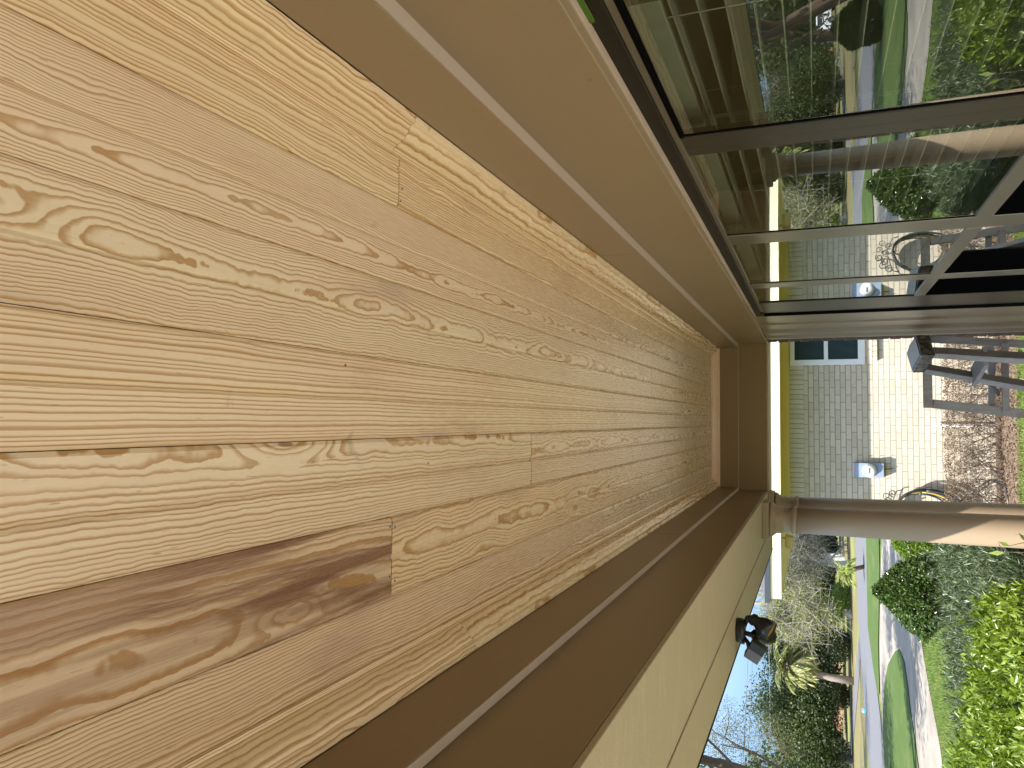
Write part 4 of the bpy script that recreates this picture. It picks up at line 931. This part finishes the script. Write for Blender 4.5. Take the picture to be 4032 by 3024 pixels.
for x, y, r, m, lab in ((-20.6, 64, .75, 'olive leaves', 'grey-green round shrub at the foot of the tall palm'), (-26.5, 66, .8, 'olive leaves', 'tan shrub in front of the low olive oak'), (-12.3, 60, .8, 'light leaves', 'fresh green shrub under the leaning bare tree'), (-24.2, 62, .9, 'dark leaves', 'dark low shrub left of the tan one'), (-15.8, 60, .9, 'dark leaves', 'dark low shrub below the broad oak')):
    T = thing('far_shrub', (x, y, 0), lab, 'shrub', GB); n = 2200; o = sph(n)*(rng.random((n, 1))**.3)*r
    leaves('leaves', m, np.array([x, y, r*.7])+o*[1.3, 1, .9], rng.normal(size=(n, 3)), .14, .08, T); MB().tube([(x, y, 0), (x, y, .4)], .05, 6).build('stem', 'bark brown', T)

# ================================================================ FAR OBJECTS
T = thing('utility_pole', (-13.3, 60, 0), 'thin brown wooden utility pole across the street', 'utility pole')
MB().tube([(-13.05, 60, 0), (-13.42, 60, 8.2)], [.15, .10], 10).build('pole', 'pole wood', T, smooth=True)
MB().box(-14.3, -12.5, 59.95, 60.08, 7.3, 7.45).build('crossarm', 'pole wood', T)
def cable(a, b, sag, r, lab):
    pts = [(a[0]+(b[0]-a[0])*t, a[1]+(b[1]-a[1])*t, a[2]+(b[2]-a[2])*t-sag*4*t*(1-t)) for t in np.linspace(0, 1, 24)]
    o = MB().tube(pts, r, 5).build('power_line', 'wire', origin=a); tag(o, lab, 'power line', 'power lines across the street')
cable((2, 58, 6.3), (-26, 36, 5.95), .25, .022, 'upper of the two close parallel power lines crossing the sky')
cable((2, 58, 6.05), (-26, 36, 5.72), .25, .022, 'lower of the two close parallel power lines crossing the sky')
cable((-13.4, 60, 5.6), (-40, 52, 6.1), .5, .015, 'thin single power line running off from the utility pole')
# dark gabled house
T = thing('gabled_house', (-13, 110, 0), 'distant dark house with white-edged gable behind the trees', 'house')
bx('wall', 'far siding', T, -17.6, -6, 110, 118, 0, 2.7)
MB().hexa([(-17.9, 109.9, 2.7), (-13.9, 109.9, 2.7), (-15.9, 109.9, 4.1)], [(-17.9, 118, 2.7), (-13.9, 118, 2.7), (-15.9, 118, 4.1)]).build('gable', 'far siding', T)
q = MB(); q.bar((-18.2, 109.7, 2.6), (-15.9, 109.7, 4.25), .3, .22, (0, 1, 0)); q.bar((-13.6, 109.7, 2.6), (-15.9, 109.7, 4.25), .3, .22, (0, 1, 0)); q.build('gable_trim', 'white plain', T)
bx('roof', 'far roof', T, -13.7, -5.6, 109.6, 118, 2.72, 3.2); bx('window', 'gutter dark', T, -16.6, -15.2, 109.93, 109.99, .9, 2.2); bx('base_wall', 'far orange', T, -17.7, -6, 109.88, 109.95, 0, .9)
# reddish brick house
T = thing('brick_house', (-31, 90, 0), 'distant reddish brick house half hidden by oaks', 'house')
bx('wall', 'far brick', T, -42, -24.5, 90, 98, 0, 5.2)
MB().hexa([(-42.6, 89.4, 5.21), (-24, 89.4, 5.21), (-24, 98.6, 5.21), (-42.6, 98.6, 5.21)], [(-38.5, 93, 6.5), (-28, 93, 6.5), (-28, 95, 6.5), (-38.5, 95, 6.5)]).build('roof', 'far roof', T)
for x in (-40, -36.5, -33, -29.5, -26.5):
    f_ = bx('window', 'white plain', T, x, x+1.2, 89.9, 89.99, 3.2, 4.6); bx('pane', 'car glass', f_, x+.1, x+1.1, 89.86, 89.895, 3.3, 4.5)
# yard marker
T = thing('yard_sign', (-14.2, 43.6, 0), 'small white and teal marker standing on the grass by the far road', 'sign')
MB().box(-14.18, -13.98, 42.0, 42.04, .02, .22).build('panel', 'white plain', T); MB().box(-14.18, -13.98, 41.95, 41.999, .02, .10).build('lower_panel', 'teal', T)
# white car
def car(x, y, ang):
    T = thing('parked_car', (x, y, 0), 'white hatchback parked under dark trees, seen only in the window reflection', 'car'); ca, sa = math.cos(ang), math.sin(ang)
    def tr(p): return (x+p[0]*ca-p[1]*sa, y+p[0]*sa+p[1]*ca, p[2])
    def loft(sec, w0, w1, name, mat, bev=.04):   # side profile (x,z), half width bottom/top by z
        zmin = min(p[1] for p in sec); zmax = max(p[1] for p in sec); q = MB()
        L = [tr((a, -(w0+(w1-w0)*(b-zmin)/(zmax-zmin)), b)) for a, b in sec]; Rr = [tr((a, (w0+(w1-w0)*(b-zmin)/(zmax-zmin)), b)) for a, b in sec]
        q.hexa(L, Rr); return q.build(name, mat, T, bev=bev)
    loft([(-2.25, .35), (-2.3, .75), (-2.2, 1.05), (-1.0, 1.12), (1.2, 1.12), (2.1, .95), (2.3, .7), (2.25, .35)], .92, .86, 'body', 'car white', .06)
    loft([(-2.12, 1.05), (-1.75, 1.58), (-1.2, 1.68), (.2, 1.68), (1.15, 1.11)], .84, .62, 'cabin', 'car white', .05)
    for s_ in (-1, 1):
        for a, b, c, d in ((-1.75, -.95, -1.5, -.85), (-.88, -.05, -.8, -.05), (.03, .95, .03, .35)):
            q = MB(); v = [tr((a, s_*.842, 1.17)), tr((b, s_*.842, 1.17)), tr((d, s_*.70, 1.57)), tr((c, s_*.70, 1.57))]; v2 = [tr((a, s_*.80, 1.17)), tr((b, s_*.80, 1.17)), tr((d, s_*.66, 1.57)), tr((c, s_*.66, 1.57))]
            q.hexa(v, v2).build('window', 'car glass', T)
        for wx in (-1.4, 1.42):
            wh = MB().lathe([(.2, -.1), (.33, -.1), (.34, -.06), (.34, .08), (.32, .1), (.2, .1)], tr((wx, s_*.86, .34)), 24, (-sa*s_, ca*s_, 0)).build('wheel', 'tyre', T); MB().lathe([(.2, .095), (.19, .105), (.03, .11)], tr((wx, s_*.86, .34)), 16, (-sa*s_, ca*s_, 0)).build('rim', 'chrome', wh)
        q = MB(); v = [tr((-2.28, s_*.6, .8)), tr((-2.28, s_*.88, .8)), tr((-2.2, s_*.86, 1.05)), tr((-2.2, s_*.64, 1.05))]; v2 = [tr((-2.33, s_*.6, .8)), tr((-2.33, s_*.89, .8)), tr((-2.26, s_*.87, 1.05)), tr((-2.26, s_*.64, 1.05))]; q.hexa(v, v2).build('tail_light', 'tail red', T)
    q = MB(); v = [tr((-2.135, -.62, 1.12)), tr((-2.135, .62, 1.12)), tr((-1.80, .55, 1.56)), tr((-1.80, -.55, 1.56))]; q.hexa(v, [tuple(np.array(p)+V3(ca*-.03, sa*-.03, 0)) for p in v]).build('rear_window', 'car glass', T)
car(-36.9, 76, math.pi-.25)
